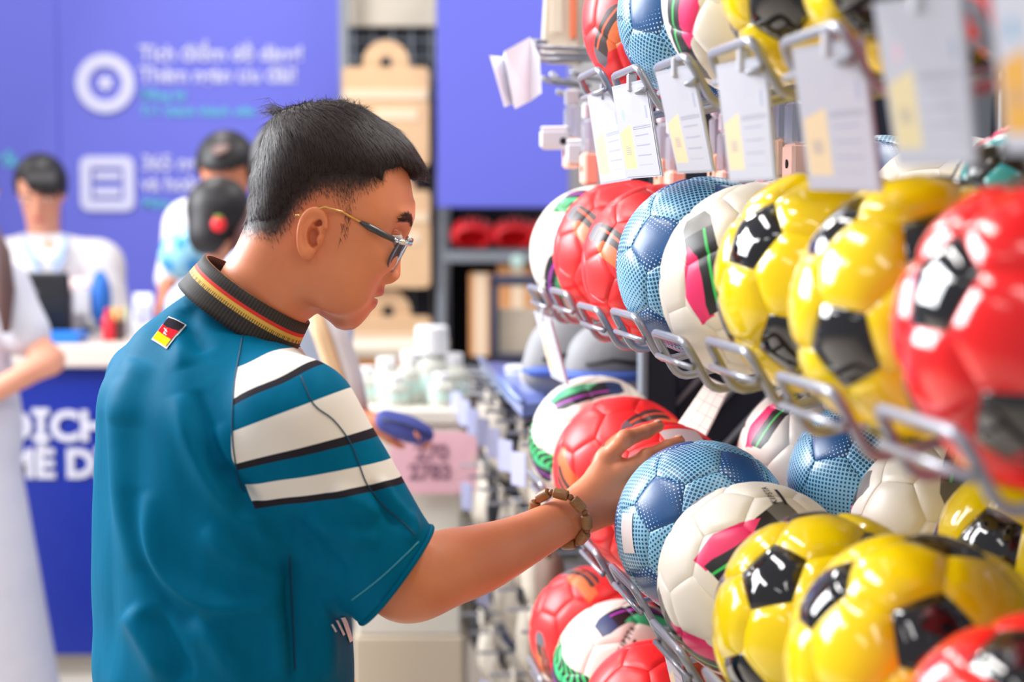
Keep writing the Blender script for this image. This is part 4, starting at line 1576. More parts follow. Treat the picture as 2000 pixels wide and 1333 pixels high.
def sub(q, u0, u1, v0, v1):
    def at(u, v):
        return ((q[0][0] * (1 - u) + q[1][0] * u) * (1 - v) + (q[3][0] * (1 - u) + q[2][0] * u) * v,
                (q[0][1] * (1 - u) + q[1][1] * u) * (1 - v) + (q[3][1] * (1 - u) + q[2][1] * u) * v)
    return [at(u0, v0), at(u1, v0), at(u1, v1), at(u0, v1)]


fp = shirt_quad('flag_patch', FQ, M_white_patch, .0016, 8, 8)
for nm, m, v0, v1 in (('black_stripe', M_black_patch, .06, .36), ('red_stripe', M_red_patch, .36, .65), ('gold_stripe', M_gold_patch, .65, .95)):
    o = shirt_quad(nm, sub(FQ, .07, .93, v0, v1), m, .0030, 6, 6, parent=fp)
mb = MB()
for (a, b) in (((326, 645), (331, 652)), ((331, 652), (324, 656)), ((331, 646), (325, 653)), ((325, 653), (330, 658))):
    p, q = on_shirt(*a, .0036), on_shirt(*b, .0036); mb.tube([(p - MO).tolist(), (q - MO).tolist()], .0006, 5)
mb.build('crest_mark', M_white_patch, fp)
# three slanted bars on the front hem side
M_bars = mat('white_print', (236, 236, 238), .5)
for q in ([(664, 1206), (673, 1204), (688, 1252), (681, 1256)], [(653, 1212), (658, 1212), (672, 1240), (668, 1243)], [(645, 1220), (648, 1219), (656, 1234), (653, 1236)]):
    shirt_quad('chest_bar', q, M_bars, .0015, 2, 4)

# collar: ribbed band with red and gold lines
def collar_col():
    v = attr('height'); x, y, z = coords()
    a = attr('angle')
    rib = ((a * 110.0).frac() > .55)
    c = mixc(rib, lin((38, 33, 32)), lin((62, 54, 50)))
    gold = mixc(((a * 160.0).frac() > .5) * (v < .53), lin((236, 188, 84)), lin((120, 96, 44)))
    c = mixc(band(v, .44, .62), c, gold)
    c = mixc(band(v, .62, .71), c, lin((232, 52, 42)))
    return c


M_collar = mat('ribbed_collar', (40, 36, 36), .7, colfn=collar_col)
vs = []; hh = []; aa = []; fs = []
NS, NR = 220, 7
for i in range(NS):
    a = 2 * math.pi * i / NS
    rib = .0004 * math.cos(a * 110)
    for j in range(NR * 2):
        t = (j / (NR - 1)) if j < NR else (2 * NR - 1 - j) / (NR - 1)
        ins = 0 if j < NR else .0042
        ra = .0790 - .007 * t - ins + (rib if j < NR else 0); rb = .0765 - .007 * t - ins + (rib if j < NR else 0)
        hgt = -.024 + .045 * t
        p = CC + e1 * ra * math.cos(a) + e2 * rb * math.sin(a) + e3 * hgt
        vs.append(p - MO); hh.append(t if j < NR else .2); aa.append(i / NS)
M2 = 2 * NR
for i in range(NS):
    k = (i + 1) % NS
    for j in range(M2):
        l = (j + 1) % M2
        fs.append((i * M2 + j, k * M2 + j, k * M2 + l, i * M2 + l))
quad_obj('collar', vs, fs, M_collar, man, True, {'height': hh, 'angle': aa})

# trousers and shoes, below the frame
M_trouser = mat('dark_trousers', (40, 44, 56), .8)
LEG = [('rc', bp(0, 0, .83), bp(0, 0, .80), .115, .122, .05)]
for s in (-1, 1):
    LEG += [('rc', bp(0, s * .09, .80), bp(.02, s * .11, .48), .098, .075, .04), ('rc', bp(.02, s * .11, .48), bp(-.03, s * .12, .09), .075, .062, .03)]
o, _, _ = prim_obj('trousers', LEG, .012, M_trouser, man); o.location = (-MO).tolist()
M_shoe = mat('white_trainers', (225, 225, 228), .5)
for s in (-1, 1):
    o, _, _ = prim_obj('shoe', [('rc', bp(-.07, s * .12, .045), bp(.12, s * .13, .035), .044, .036, .02), ('rc', bp(-.06, s * .12, .05), bp(-.05, s * .12, .09), .042, .045, .02)], .008, M_shoe, man,
                       cut=lambda G, f: np.maximum(f, .002 - G[2]))
    o.location = (-MO).tolist()

# --- eyeglasses
M_gold = mat('gold_wire', (226, 178, 110), .25, metal=.9)
M_black_ac = mat('grey_black_acetate', (52, 54, 60), .35, coat=.5)
M_silver = mat('silver_metal', (225, 228, 232), .12, metal=1.0)
M_lens = mat('smoke_lens', (104, 98, 106), .06, trans=.3, alpha=.93, ior=1.3)
gl = empty('eyeglasses', hw(.09, 0, -.02).tolist(), 'smoke tinted eyeglasses with gold temples worn by the man', 'glasses')
GO = np.array(gl.location)


def hp(px, py, Y):
    x, z = hx(px, py, Y); return hw(x, Y, z) - GO


for s in (-1, 1):
    def q(px, py, Y):
        x, z = hx(px, py, -abs(Y)); return hw(x, s * abs(Y), z) - GO
    mb = MB(); mb.tube([q(577, 421, .083).tolist(), q(586, 421, .0835).tolist(), q(606, 411, .082).tolist(), q(634, 404.5, .0785).tolist(), q(668, 414, .0745).tolist(), q(708, 436, .0722).tolist()], [.0012, .0013, .0014, .0014, .0014, .0018], 7)
    arm = mb.build('temple', M_gold, gl, True)
    if s < 0: arm['label'] = 'gold wire temple over the ear'
    mb = MB(); mb.tube([q(704, 434, .0722).tolist(), q(722, 444, .0716).tolist(), q(750, 459, .0705).tolist(), q(772, 469.5, .0695).tolist()], [.0022, .0040, .0037, .0030], 8)
    mb.build('temple_sleeve', M_black_ac, gl, True)
    mb = MB(); mb.tube([q(770, 468, .0695).tolist(), q(785, 473, .0685).tolist(), q(803, 476, .064).tolist()], [.0033, .0030, .0034], 8); mb.tube([q(796, 466, .0665).tolist(), q(804, 470, .060).tolist()], [.003, .0028], 8)
    mb.build('hinge', M_silver, gl, True)
    # lens: a curved rounded plate between the hinge and the cheek
    top = np.array(hx(803, 476, -.038)); bot = np.array(hx(771, 533, -.038)); axd = bot - top; Ln = np.linalg.norm(axd); axd /= Ln
    nr = np.array([axd[1] * -1, axd[0]]);
    if nr[0] < 0: nr = -nr
    vs = []; fs = []; n = 28
    for lay in (0, 1):
        for rr in (0.0, .5, .85, 1.0):
            for k in range(n):
                a = 2 * math.pi * k / n
                ca, sa_ = math.cos(a), math.sin(a); e = 2 / 2.8
                yy = math.copysign(abs(ca) ** e, ca) * rr; tt = math.copysign(abs(sa_) ** e, sa_) * rr
                Y = .0375 + yy * .0265; t = .5 + .5 * tt
                bow = -.014 * (Y / .064) ** 2 * 1.0 - (.0022 if lay else 0)
                xx, zz = top + axd * (t * Ln) + nr * bow
                vs.append(hw(xx, s * Y, zz) - GO)
    for lay in (0, 1):
        b = lay * 4 * n
        for r_ in range(3):
            for k in range(n):
                k2 = (k + 1) % n; f = (b + r_ * n + k, b + r_ * n + k2, b + (r_ + 1) * n + k2, b + (r_ + 1) * n + k); fs.append(f if lay == 0 else f[::-1])
    for k in range(n):
        k2 = (k + 1) % n; fs.append((3 * n + k, 3 * n + k2, 7 * n + k2, 7 * n + k))
    mesh_obj('lens', vs, fs, M_lens, gl, True)
    rim = [(vs[3 * n + k] + vs[7 * n + k]) / 2 for k in range(n)]
    mb = MB(); mb.tube([p.tolist() for p in rim], .0011, 6, closed=True); mb.build('rim', M_black_ac, gl, True)
mb = MB(); x, z = hx(797, 474); mb.tube([(hw(x - .001, y, z + .0006 * (1 - (y / .012) ** 2) * 4) - GO).tolist() for y in (-.0125, -.006, 0, .006, .0125)], .0016, 7); mb.build('bridge', M_silver, gl, True)

# --- wooden bracelet
M_bead = mat('brown_wood_bead', (164, 124, 84), .45, colfn=speckle((178, 128, 78), (120, 78, 42), 60, (1, 1, 6)), coat=.2)
M_bead_s = mat('small_brown_bead', (140, 84, 48), .35, coat=.3)
BC = P(1094, 1014, 1.992)
ba = P(1140, 985, 2.035) - P(1022, 1060, 1.95); ba /= np.linalg.norm(ba)
b1 = CU - ba * (CU @ ba); b1 /= np.linalg.norm(b1); b2 = np.cross(ba, b1)
if b2 @ CF > 0: b2 = -b2
br = empty('bracelet', BC.tolist(), 'bracelet of brown wooden barrel beads on the reaching wrist', 'bracelet')
NBD = 9
for i in range(NBD):
    a0 = 2 * math.pi * (i + .10) / NBD; a1 = 2 * math.pi * (i + .84) / NBD; am = 2 * math.pi * (i + .97) / NBD
    def rp(a):
        return (b1 * math.cos(a) * .0375 + b2 * math.sin(a) * .0345 + ba * (.010 * math.sin(a) * 1.1 - .004 * math.cos(a)))
    p0, p1 = rp(a0), rp(a1); d_ = p1 - p0; pts = [p0 + d_ * t for t in (0, .06, .3, .5, .7, .94, 1)]
    mb = MB(); mb.tube([p.tolist() for p in pts], [.0056, .0068, .0071, .0072, .0071, .0068, .0056], 12); shade_auto(mb.build('bead', M_bead, br), 40)
    pm = rp(am); blob('spacer_bead', pm, (CR, CF, CU), (.0042, .0042, .0042), M_bead_s, br, 6)

# ------------------------------------------------------------------ accessories at the far end of the rack
M_clear = mat('clear_blister', (214, 216, 228), .12, trans=.55, alpha=.75, ior=1.2)
M_pinkcard = mat('salmon_card', (238, 186, 166), .6)
M_tancard = mat('tan_card', (214, 170, 140), .6)
M_hole = mat('dark_hole', (24, 18, 20), .8)
M_paper = mat('white_paper', (242, 245, 255), .6)
M_cream = mat('cream_card', (224, 210, 190), .6)
M_orange = mat('orange_print', (240, 130, 90), .6)
M_bluepr = mat('blue_print', (70, 100, 190), .6)


def quad_box(name, a, b, up, thick, m, parent=None, origin=None):
    """upright slab: lower edge a-b, height vector up, given thickness"""
    a, b, up = np.asarray(a, float), np.asarray(b, float), np.asarray(up, float)
    n = np.cross(b - a, up); n = n / np.linalg.norm(n) * thick
    o = np.zeros(3) if origin is None else np.asarray(origin)
    vs = [a - o, b - o, b + up - o, a + up - o]; vs += [v + n for v in vs]
    return mesh_obj(name, vs, [(0, 3, 2, 1), (4, 5, 6, 7), (0, 1, 5, 4), (1, 2, 6, 5), (2, 3, 7, 6), (3, 0, 4, 7)], m, parent)


def oriented(n_, l_, z_):
    return rk(n_, l_, z_)


def blister(px, py, d, w, hgt, card_m, label, group, hang=True, card_h=.05):
    """clear pack with a coloured card at its foot that has a round eye"""
    o = P(px, py, d)
    t = empty('blister_pack', o.tolist(), label, 'package', group)
    M = RROT
    mb = MB(); mb.box((0, 0, -hgt / 2), (w * .5, w, hgt), M, .006); mb.build('clear_shell', M_clear, t)
    mb = MB(); mb.box((0, 0, -hgt - card_h / 2 + .004), (w * .55, w * 1.05, card_h), M, .004); c = mb.build('card', card_m, t)
    mb = MB(); mb.lathe([(.0055, 0), (.0055, .001)], n=14, M=Matrix.Rotation(-math.pi / 2, 3, 'Y'))
    e = mb.build('eye', M_hole, c); nv = -NV
    e.location = (Vector((nv * w * .285).tolist()) + Vector((0, 0, -hgt - card_h * .42)))
    mb = MB(); mb.box((0, 0, .012), (w * .5, w * .55, .026), M, .003); mb.build('header', M_plate, t)
    return t


gb = 'clear accessory packs behind the price cards'
k = 0
names = ['salmon', 'tan']
for (px, py, d, lab) in ((1116, 205, 2.62, 'leftmost clear pack on salmon card, left of the price cards'),
                         (1151, 232, 2.52, 'clear pack on salmon card half hidden by the leftmost price card'),
                         (1298, 240, 2.38, 'clear pack on tan card between the second and third price cards'),
                         (1318, 262, 2.34, 'lower clear pack on salmon card between the second and third price cards'),
                         (1405, 226, 2.22, 'clear pack on tan card between the third and fourth price cards'),
                         (1421, 256, 2.18, 'lower clear pack on salmon card between the third and fourth price cards'),
                         (1530, 190, 2.05, 'clear pack left of the wide price card'),
                         (1556, 196, 1.98, 'clear pack half hidden by the wide price card')):
    blister(px, py, d, .042, .058, M_pinkcard if k % 2 or k < 2 else M_tancard, lab, gb); k += 1

# white paper strips folded over a double peg, and the pegs
pg = empty('double_peg', P(1100, 95, 2.70).tolist(), 'grey steel double peg with folded white labels at its tip, top left of the rack', 'peg')
po = np.array(pg.location)
for (a, b) in (((1046, 92), (1150, 97)), ((1048, 106), (1150, 108)), ((1050, 118), (1160, 116))):
    mb = MB(); mb.tube([(P(*a, 2.66) - po).tolist(), (P(*b, 2.78) - po).tolist()], .0042, 8); mb.build('peg_rod', M_steel, pg, True)
mb = MB(); mb.tube([(P(1040, 78, 2.66) - po).tolist(), (P(1047, 92, 2.66) - po).tolist(), (P(1052, 122, 2.66) - po).tolist()], .004, 8); mb.tube([(P(1040, 80, 2.66) - po).tolist(), (P(1066, 82, 2.70) - po).tolist()], .004, 8)
mb.build('peg_tip', M_steel, pg, True)
lb = empty('folded_label', P(1005, 140, 2.64).tolist(), 'white label folded zigzag and hung on the tip of the double peg', 'label')
lo_ = np.array(lb.location)
zz = [(956, 108, 2.60), (983, 112, 2.63), (985, 100, 2.60), (1035, 72, 2.63), (1054, 110, 2.60)]
zb_ = [(985, 210, 2.60), (1001, 203, 2.63), (1006, 213, 2.60), (1036, 198, 2.63), (1058, 182, 2.60)]
vs = []
for q in (zz, zb_):
    for (x, y, d_) in q: vs.append(P(x, y, d_) - lo_)
for q in (zz, zb_):
    for (x, y, d_) in q: vs.append(P(x, y, d_ + .004) - lo_)
fs = []
for i in range(4):
    fs += [(i, i + 1, i + 6, i + 5), (10 + i, 15 + i, 16 + i, 11 + i), (i, 10 + i, 11 + i, i + 1), (5 + i, 6 + i, 16 + i, 15 + i)]
fs += [(0, 5, 15, 10), (4, 14, 19, 9)]
mesh_obj('paper', vs, fs, M_paper, lb)
for i, (a, b, c_) in enumerate((((1056, 152), (1080, 160), (1150, 168)), ((1086, 178), (1104, 184), (1160, 188)), ((1114, 138), (1132, 150), (1175, 156)), ((1075, 142), (1094, 158), (1140, 164)))):
    d_ = 2.72 + .03 * i
    mb = MB(); mb.tube(fillet([PV(*a, d_), PV(*b, d_), PV(*c_, d_ + .10)], .01), .0052, 8)
    tag(mb.build('single_peg', M_steel, None, True), ['second bare grey peg tip under the folded white label', 'lowest bare grey peg tip under the folded white label', 'bare grey peg just left of the top red football', 'bare grey peg touching the edge of the folded white label'][i], 'peg', 'bare pegs under the folded label')
bx = empty('net_box', P(1105, 80, 2.9).tolist(), 'cream cardboard box with an orange stripe, top left of the footballs', 'box')
bo = np.array(bx.location)
mb = MB(); mb.box((0, 0, .08), (.07, .075, .24), Matrix.Rotation(-.16, 3, 'Z') @ Matrix.Rotation(.06, 3, 'Y'), .004); mb.build('carton', M_cream, bx)
mb = MB(); mb.box((.012, -.043, .09), (.012, .006, .18), Matrix.Rotation(-.16, 3, 'Z'), .001); mb.build('orange_stripe', M_orange, bx)
mb = MB(); mb.box((-.018, -.043, .06), (.020, .004, .10), Matrix.Rotation(-.16, 3, 'Z'), .001); mb.build('printed_panel', M_cream, bx)
# white plastic label clips
for i, (px, py, d_, w_) in enumerate(((1085, 272, 2.62, .05), (1128, 298, 2.60, .036))):
    t = empty('plastic_clip', P(px, py, d_).tolist(), ['white plastic clip sticking out left under the pegs', 'smaller white clip with a black eye under the pegs'][i], 'clip', 'white plastic clips')
    mb = MB(); mb.box((0, 0, 0), (w_, .03, .034), Matrix.Rotation(-.25, 3, 'Z'), .006); mb.build('clip_body', M_plate, t)
    mb = MB(); mb.box((0, 0, .018), (w_ * .9, .026, .006), Matrix.Rotation(-.25, 3, 'Z'), .002); mb.build('clip_lip', M_paper, t)
    mb = MB(); mb.lathe([(.006, 0), (.006, .002)], (w_ * .25, -.019, -.004), 14, Matrix.Rotation(math.pi / 2, 3, 'X')); mb.build('eye', M_hole, t)
# pale plastic grid sheet hanging behind the lower row
def gridcol():
    x, y, z = coords('UV')
    g = emax(((x * 3.0).frac() > .9), ((y * 5.0).frac() > .92))
    return mixc(g, lin((232, 226, 214)), lin((188, 184, 180)))
M_gridsheet = mat('pale_grid_sheet', (226, 220, 208), .35, colfn=gridcol, coat=.3)
t = empty('grid_sheet', P(1372, 795, 2.35).tolist(), 'pale sheet with a fine grid leaning between the two layers of footballs', 'sheet')
to = np.array(t.location)
q4 = [P(1385, 738, 2.36), P(1425, 756, 2.30), P(1372, 862, 2.22), P(1322, 830, 2.30)]
nn = np.cross(q4[1] - q4[0], q4[3] - q4[0]); nn /= np.linalg.norm(nn); nn *= .003
vs = [p - to for p in q4] + [p - to + nn for p in q4]
o = mesh_obj('sheet', vs, [(0, 3, 2, 1), (4, 5, 6, 7), (0, 1, 5, 4), (1, 2, 6, 5), (2, 3, 7, 6), (3, 0, 4, 7)], M_gridsheet, t)
uv = o.data.uv_layers.new(name='UVMap')
uvm = [(0, 1), (1, 1), (1, 0), (0, 0)] * 2
for lp_ in o.data.loops: uv.data[lp_.index].uv = uvm[lp_.vertex_index]

# ------------------------------------------------------------------ goods on the far side of the rack
M_glove_w = mat('off_white_goods', (218, 208, 194), .7, colfn=speckle((228, 220, 208), (190, 178, 162), 30))
M_glove_b = mat('black_goods', (30, 30, 36), .6)
M_glove_c = mat('brown_goods', (120, 96, 84), .7)
M_lilac = mat('lilac_label', (176, 178, 212), .5)
M_grey_goods = mat('grey_goods', (150, 150, 156), .6)
prs = random.Random(5)
far_n = 0
GM = [M_glove_w, M_glove_b, M_glove_w, M_glove_w, M_glove_w, M_glove_c, M_glove_w, M_glove_w]
ROWN = ['top', 'second', 'third', 'lowest']
ROWN9 = ['first', 'second', 'third', 'fourth', 'fifth', 'sixth', 'seventh', 'eighth', 'last']
rack2 = empty('display_rack', rk(.33, 2.6, 0).tolist(), 'far bay of the rack with pegs of small packed goods', 'rack')
rl2 = Vector(rack2.location)
def r2box(name, n, l, z, sn, sl, sz, m):
    mb = MB(); mb.box(Vector(rk(n, l, z).tolist()) - rl2, (sn, sl, sz), RROT, .002); return mb.build(name, m, rack2)
for zz_ in (.35, .60, .85, 1.08):
    r2box('back_panel', .33, 2.58, zz_ - .09, .012, 1.6, .23, M_post)
for l_ in (1.80, 3.36): r2box('upright_post', .36, l_, .62, .05, .05, 1.24, M_post)
r2box('foot', .2, 2.58, .05, .4, 1.6, .1, M_post)
CN = {M_glove_w: 'off white', M_glove_b: 'black', M_glove_c: 'brown'}
for ri, zrow in enumerate((1.03, .86, .68, .50)):
    for j in range(9):
        l = 1.86 + .17 * j
        base = rk(.02 - .015 * (ri % 2), l, zrow)
        g = GM[(j * 3 + ri * 5) % 8]
        t = empty('hanging_pack', base.tolist(), f'{CN[g]} soft pack, {ROWN9[j]} from the footballs on the {ROWN[ri]} row of far pegs', 'package', 'small packs on the far pegs')
        M = RROT
        hgt = prs.uniform(.12, .16); w = prs.uniform(.07, .1)
        mb = MB(); mb.tube([Vector((-NV * .10).tolist()), Vector((NV * .31).tolist())], .004, 6); mb.build('peg', M_steel, t)
        # bulging pouch
        z0 = -.02
        mb = MB()
        prof = [(0, .15), (.18, .8), (.45, 1.0), (.75, .95), (1, .4)]
        vs = []
        for (tt, k_) in prof:
            for a in range(10):
                an = 2 * math.pi * a / 10
                q = np.array([math.cos(an) * .030 * k_ - .03, math.sin(an) * w * .5 * (.75 + .25 * k_), z0 - hgt * tt])
                vs.append(NV * q[0] + LV * q[1] + np.array([0, 0, q[2]]))
        fs = [(i * 10 + a, i * 10 + (a + 1) % 10, (i + 1) * 10 + (a + 1) % 10, (i + 1) * 10 + a) for i in range(4) for a in range(10)] + [tuple(range(10))[::-1], tuple(range(40, 50))]
        mb.add(vs, fs); mb.build('pouch', g, t, True)
        mb = MB(); mb.box((-NV * .05 + np.array([0, 0, -.012])).tolist(), (.006, w * .8, .035), M, .001); mb.build('header_card', M_glove_b if j % 3 == ri % 3 else M_glove_w, t)
        if ri == 0 or (j + ri) % 5 == 0:
            mb = MB(); mb.box((-NV * .105 + np.array([0, 0, -.045])).tolist(), (.003, .045, .062), Matrix.Rotation(.5, 3, 'Z') @ M, .001); mb.build('label', M_lilac, t)
# the shelf of the far bay
M_blueshelf = mat('blue_grey_shelf', (108, 128, 190), .3, coat=.4)
t = empty('sloping_shelf', P(1000, 745, 3.3).tolist(), 'glossy blue grey sloping shelf at the far end of the rack', 'shelf')
to = np.array(t.location)
q4 = [P(938, 706, 3.5), P(1035, 712, 3.6), P(1120, 780, 2.95), P(1020, 792, 2.90)]
vs = [p - to for p in q4] + [p - to - np.array([0, 0, .022]) for p in q4]
mesh_obj('shelf_board', vs, [(0, 1, 2, 3), (4, 7, 6, 5), (0, 4, 5, 1), (1, 5, 6, 2), (2, 6, 7, 3), (3, 7, 4, 0)], M_blueshelf, t)
mb = MB(); mb.tube([(q4[3] - to + np.array([0, 0, .006])).tolist(), (q4[0] - to + np.array([0, 0, .006])).tolist()], .007, 8); mb.build('shelf_lip', M_blueshelf, t, True)
for i, (px, py, d_, m, lab) in enumerate(((1043, 752, 3.2, M_cream, 'small cream tub on the blue grey sloping shelf'), (1012, 742, 3.3, M_paper, 'small white label block on the blue grey sloping shelf'))):
    c = P(px, py, d_)
    t = empty('shelf_tub', c.tolist(), lab, 'tub')
    mb = MB(); mb.lathe([(.02, -.025), (.026, -.02), (.028, .018), (.027, .02)], n=16); shade_auto(mb.build('tub', m, t))
    mb = MB(); mb.lathe([(.029, .019), (.029, .027), (.024, .030)], n=16); shade_auto(mb.build('lid', M_paper, t))
# grey football boots bags behind (the lumps between the hooks)
for i, (px, py, d_, rx, rz, m) in enumerate(((1105, 690, 3.0, .075, .075, M_grey_goods), (1195, 700, 2.95, .085, .07, M_grey_goods), (1235, 728, 3.0, .045, .022, M_bluepr))):
    c = P(px, py, d_)
    t = empty('sports_bag', c.tolist(), ['grey sports bag seen under the farthest loops', 'second grey sports bag seen under the loops', 'small blue pouch seen below the grey bags under the loops'][i], 'bag')
    o, _, _ = prim_obj('bag_body', [('el', (0, 0, 0), (rx, rx * .7, rz), None, .02), ('rc', (-rx * .6, 0, -rz * .5), (rx * .6, 0, -rz * .5), rz * .5, rz * .5, .03)], .01, m, t)
    mb = MB(); mb.tube([(-.03, 0, rz * .8), (-.02, 0, rz * 1.25), (.02, 0, rz * 1.25), (.03, 0, rz * .8)], .006, 6); mb.build('strap', M_glove_b, t, True)
    if i < 2:
        mb = MB(); mb.tube([(rx * .99 * math.cos(a_ * math.pi / 12), rx * .72 * math.sin(a_ * math.pi / 12), -rz * .42) for a_ in range(24)], .011, 6, closed=True); mb.build('trim_band', M_bluepr, t, True)
        mb = MB(); mb.tube([(-rx * .6, -rx * .62, -rz * .1), (0, -rx * .74, rz * .02), (rx * .6, -rx * .62, -rz * .1)], .004, 6); mb.build('zip', M_glove_b, t, True)

# ------------------------------------------------------------------ back wall: blue panels with print
M_blue = mat('blue_panel', (100, 105, 210), .45, .4, coat=.15, coat_rough=.4)
M_blue2 = mat('blue_panel_edge', (78, 86, 205), .45)
M_print = mat('white_wall_print', (204, 204, 236), .6)
M_print_t = mat('teal_wall_print', (96, 180, 214), .6)
WD = 6.3      # camera depth used to set out the wall at y = WY
WY = 6.30


def wp(px, py, dy=0.0): return P_at_y(px, py, WY - dy)


def wall_panel(name, x0, x1, y0, y1, m, label, dy=0.0, th=.03, cat='wall panel', group=None):
    a, b = wp(x0, y1, dy), wp(x1, y0, dy)
    c = (a + b) / 2
    t = empty(name, [c[0], WY - dy, c[2]], label, cat, group)
    mb = MB(); mb.box((0, th / 2, 0), (b[0] - a[0], th, b[2] - a[2]), None, .004); mb.build('board', m, t)
    return t


gp = 'blue wall panels behind the counter'
pA = wall_panel('wall_panel', -120, 108, -60, 720, M_blue, 'plain blue wall panel at the left edge behind the staff', group=gp)
pB = wall_panel('wall_panel', 126, 664, -60, 720, M_blue, 'blue wall panel with white icons and lettering', group=gp)
pC = wall_panel('wall_panel', 854, 1112, -60, 406, M_blue, 'blue wall panel between the grey posts above the red shelf', group=gp, dy=.25)
wall_panel('wall_strip', 108, 126, -60, 720, M_blue2, 'darker blue strip between the two left wall panels', -.02, cat='wall strip')


def wtext(s_, px, py, size_px, m, parent, name='lettering', bold=0.0, dy=.006, space=1.0):
    p = wp(px, py, dy)
    ppm = FPX / WY
    me = text_mesh(s_, size_px / ppm, m, name, bold=bold, extr=.0005, space=space)
    o = link_mesh(name, me, parent)
    o.location = (Vector(p.tolist()) - Vector(parent.location)); o.rotation_euler = (math.pi / 2, 0, 0)
    return o


wtext('Tích điểm dễ dàng!', 272, 118, 41, M_print, pB, bold=.0018, space=.97)
wtext('Thêm ngàn ưu đãi!', 272, 160, 41, M_print, pB, bold=.0018, space=.97)
wtext('Đăng ký', 274, 194, 26, M_print_t, pB, bold=.0015)
wtext('Trở thành thành viên', 274, 226, 26, M_print_t, pB, bold=.0015)
wtext('365 ngày', 276, 332, 41, M_print, pB, bold=.0018, space=.97)
wtext('và hoàn', 276, 372, 41, M_print, pB, bold=.0018, space=.97)
wtext('Miễn phí', 278, 406, 26, M_print_t, pB, bold=.0015)
wtext('Đổi', -20, 325, 34, M_print_t, pA, bold=.003)


def ring_mesh(r0, r1, n=48):
    vs = []; fs = []
    for k in range(n):
        a = 2 * math.pi * k / n
        for r in (r0, r1): vs.append((r * math.cos(a), -.006, r * math.sin(a)))
        for r in (r0, r1): vs.append((r * math.cos(a), .0, r * math.sin(a)))
    for k in range(n):
        a = 4 * k; b = 4 * ((k + 1) % n)
        fs += [(a, b, b + 1, a + 1), (a + 1, b + 1, b + 3, a + 3), (a, a + 2, b + 2, b)]
    return vs, fs


ppm = FPX / WY
off = lambda px, py, par, dy=.004: Vector(wp(px, py, dy).tolist()) - Vector(par.location)
vs, fs = ring_mesh(32 / ppm, 57 / ppm)
o = mesh_obj('round_icon', vs, fs, M_print, pB); o.location = off(206, 163, pB)
st_ = []
for k_ in range(12):
    rr = (18 if k_ % 2 == 0 else 11) / ppm; a = math.pi / 2 + k_ * math.pi / 6
    st_.append((rr * math.cos(a), rr * math.sin(a)))
mb = MB(); mb.prism(st_, .006, c=(0, 0, 0)); o = mb.build('star_icon', M_print, pB); o.location = off(206, 162, pB)


def rrect(w, h_, r, n=6):
    out = []
    for cx, cy, a0 in ((w / 2 - r, h_ / 2 - r, 0), (-w / 2 + r, h_ / 2 - r, 90), (-w / 2 + r, -h_ / 2 + r, 180), (w / 2 - r, -h_ / 2 + r, 270)):
        for k_ in range(n + 1):
            a = math.radians(a0 + 90 * k_ / n); out.append((cx + r * math.cos(a), cy + r * math.sin(a)))
    return out


outer = rrect(106 / ppm, 107 / ppm, 18 / ppm); inner = rrect(62 / ppm, 62 / ppm, 4 / ppm)
n_ = len(outer); vs = [(x, -.006, z) for x, z in outer] + [(x, -.006, z) for x, z in inner] + [(x, 0, z) for x, z in outer]
fs = [(i, (i + 1) % n_, n_ + (i + 1) % n_, n_ + i) for i in range(n_)] + [(i, 2 * n_ + i, 2 * n_ + (i + 1) % n_, (i + 1) % n_) for i in range(n_)]
o = mesh_obj('square_icon', vs, fs, M_print, pB); o.location = off(210, 359, pB)
for (x0, x1, y0, y1) in ((184, 236, 336, 352), (184, 236, 366, 384)):
    mb = MB(); mb.box((0, 0, 0), ((x1 - x0) / ppm, .006, (y1 - y0) / ppm), None, .001); o = mb.build('icon_bar', M_print, pB); o.location = off((x0 + x1) / 2, (y0 + y1) / 2, pB)

# ------------------------------------------------------------------ kraft packs on the grid wall between the panels
M_kraft = mat('kraft_card', (226, 186, 144), .7, colfn=speckle((230, 192, 152), (216, 174, 132), 10))
M_kraft2 = mat('pale_kraft_label', (236, 210, 180), .7)
M_darkwall = mat('dark_grid_wall', (40, 44, 54), .6)
M_beige = mat('beige_plinth', (206, 196, 180), .6)
mb = MB(); a, b = wp(664, 1400), wp(858, -60); mb.box(((a[0] + b[0]) / 2, WY + .05, 1.2), (b[0] - a[0], .03, 2.4), None, .002)
t = tag(mb.build('grid_wall', M_darkwall), 'dark grid wall the brown packs hang on', 'wall board')
for k_ in range(5):
    q = wp(690 + k_ * 38, 110)
    mb = MB(); mb.tube([(q[0], WY + .02, .3), (q[0], WY + .02, 2.3)], .006, 6); mb.build('grid_bar', M_post, t)
for k_ in range(7):
    mb = MB(); mb.tube([(a[0], WY + .018, 2.28 - .07 * k_), (b[0], WY + .018, 2.28 - .07 * k_)], .004, 6); mb.build('grid_bar', M_post, t)
o = wall_panel('wall_header', 680, 852, -60, 52, M_beige, 'beige header board above the brown packs', .02, cat='wall board')
for (x0, lab) in ((676, 'grey upright post left of the brown packs'), (862, 'grey upright post right of the brown packs')):
    q = wp(x0, 600, .1)
    mb = MB(); mb.box((q[0], WY - .1, 1.25), (.035, .04, 2.5), None, .003)
    t = empty('upright_post', (0, 0, 0), lab, 'post', 'grey posts on the back wall')
    mb.build('post', M_post, t); mb = MB(); mb.box((q[0], WY - .1, .01), (.09, .12, .02), None, .003); mb.build('foot_plate', M_post, t)


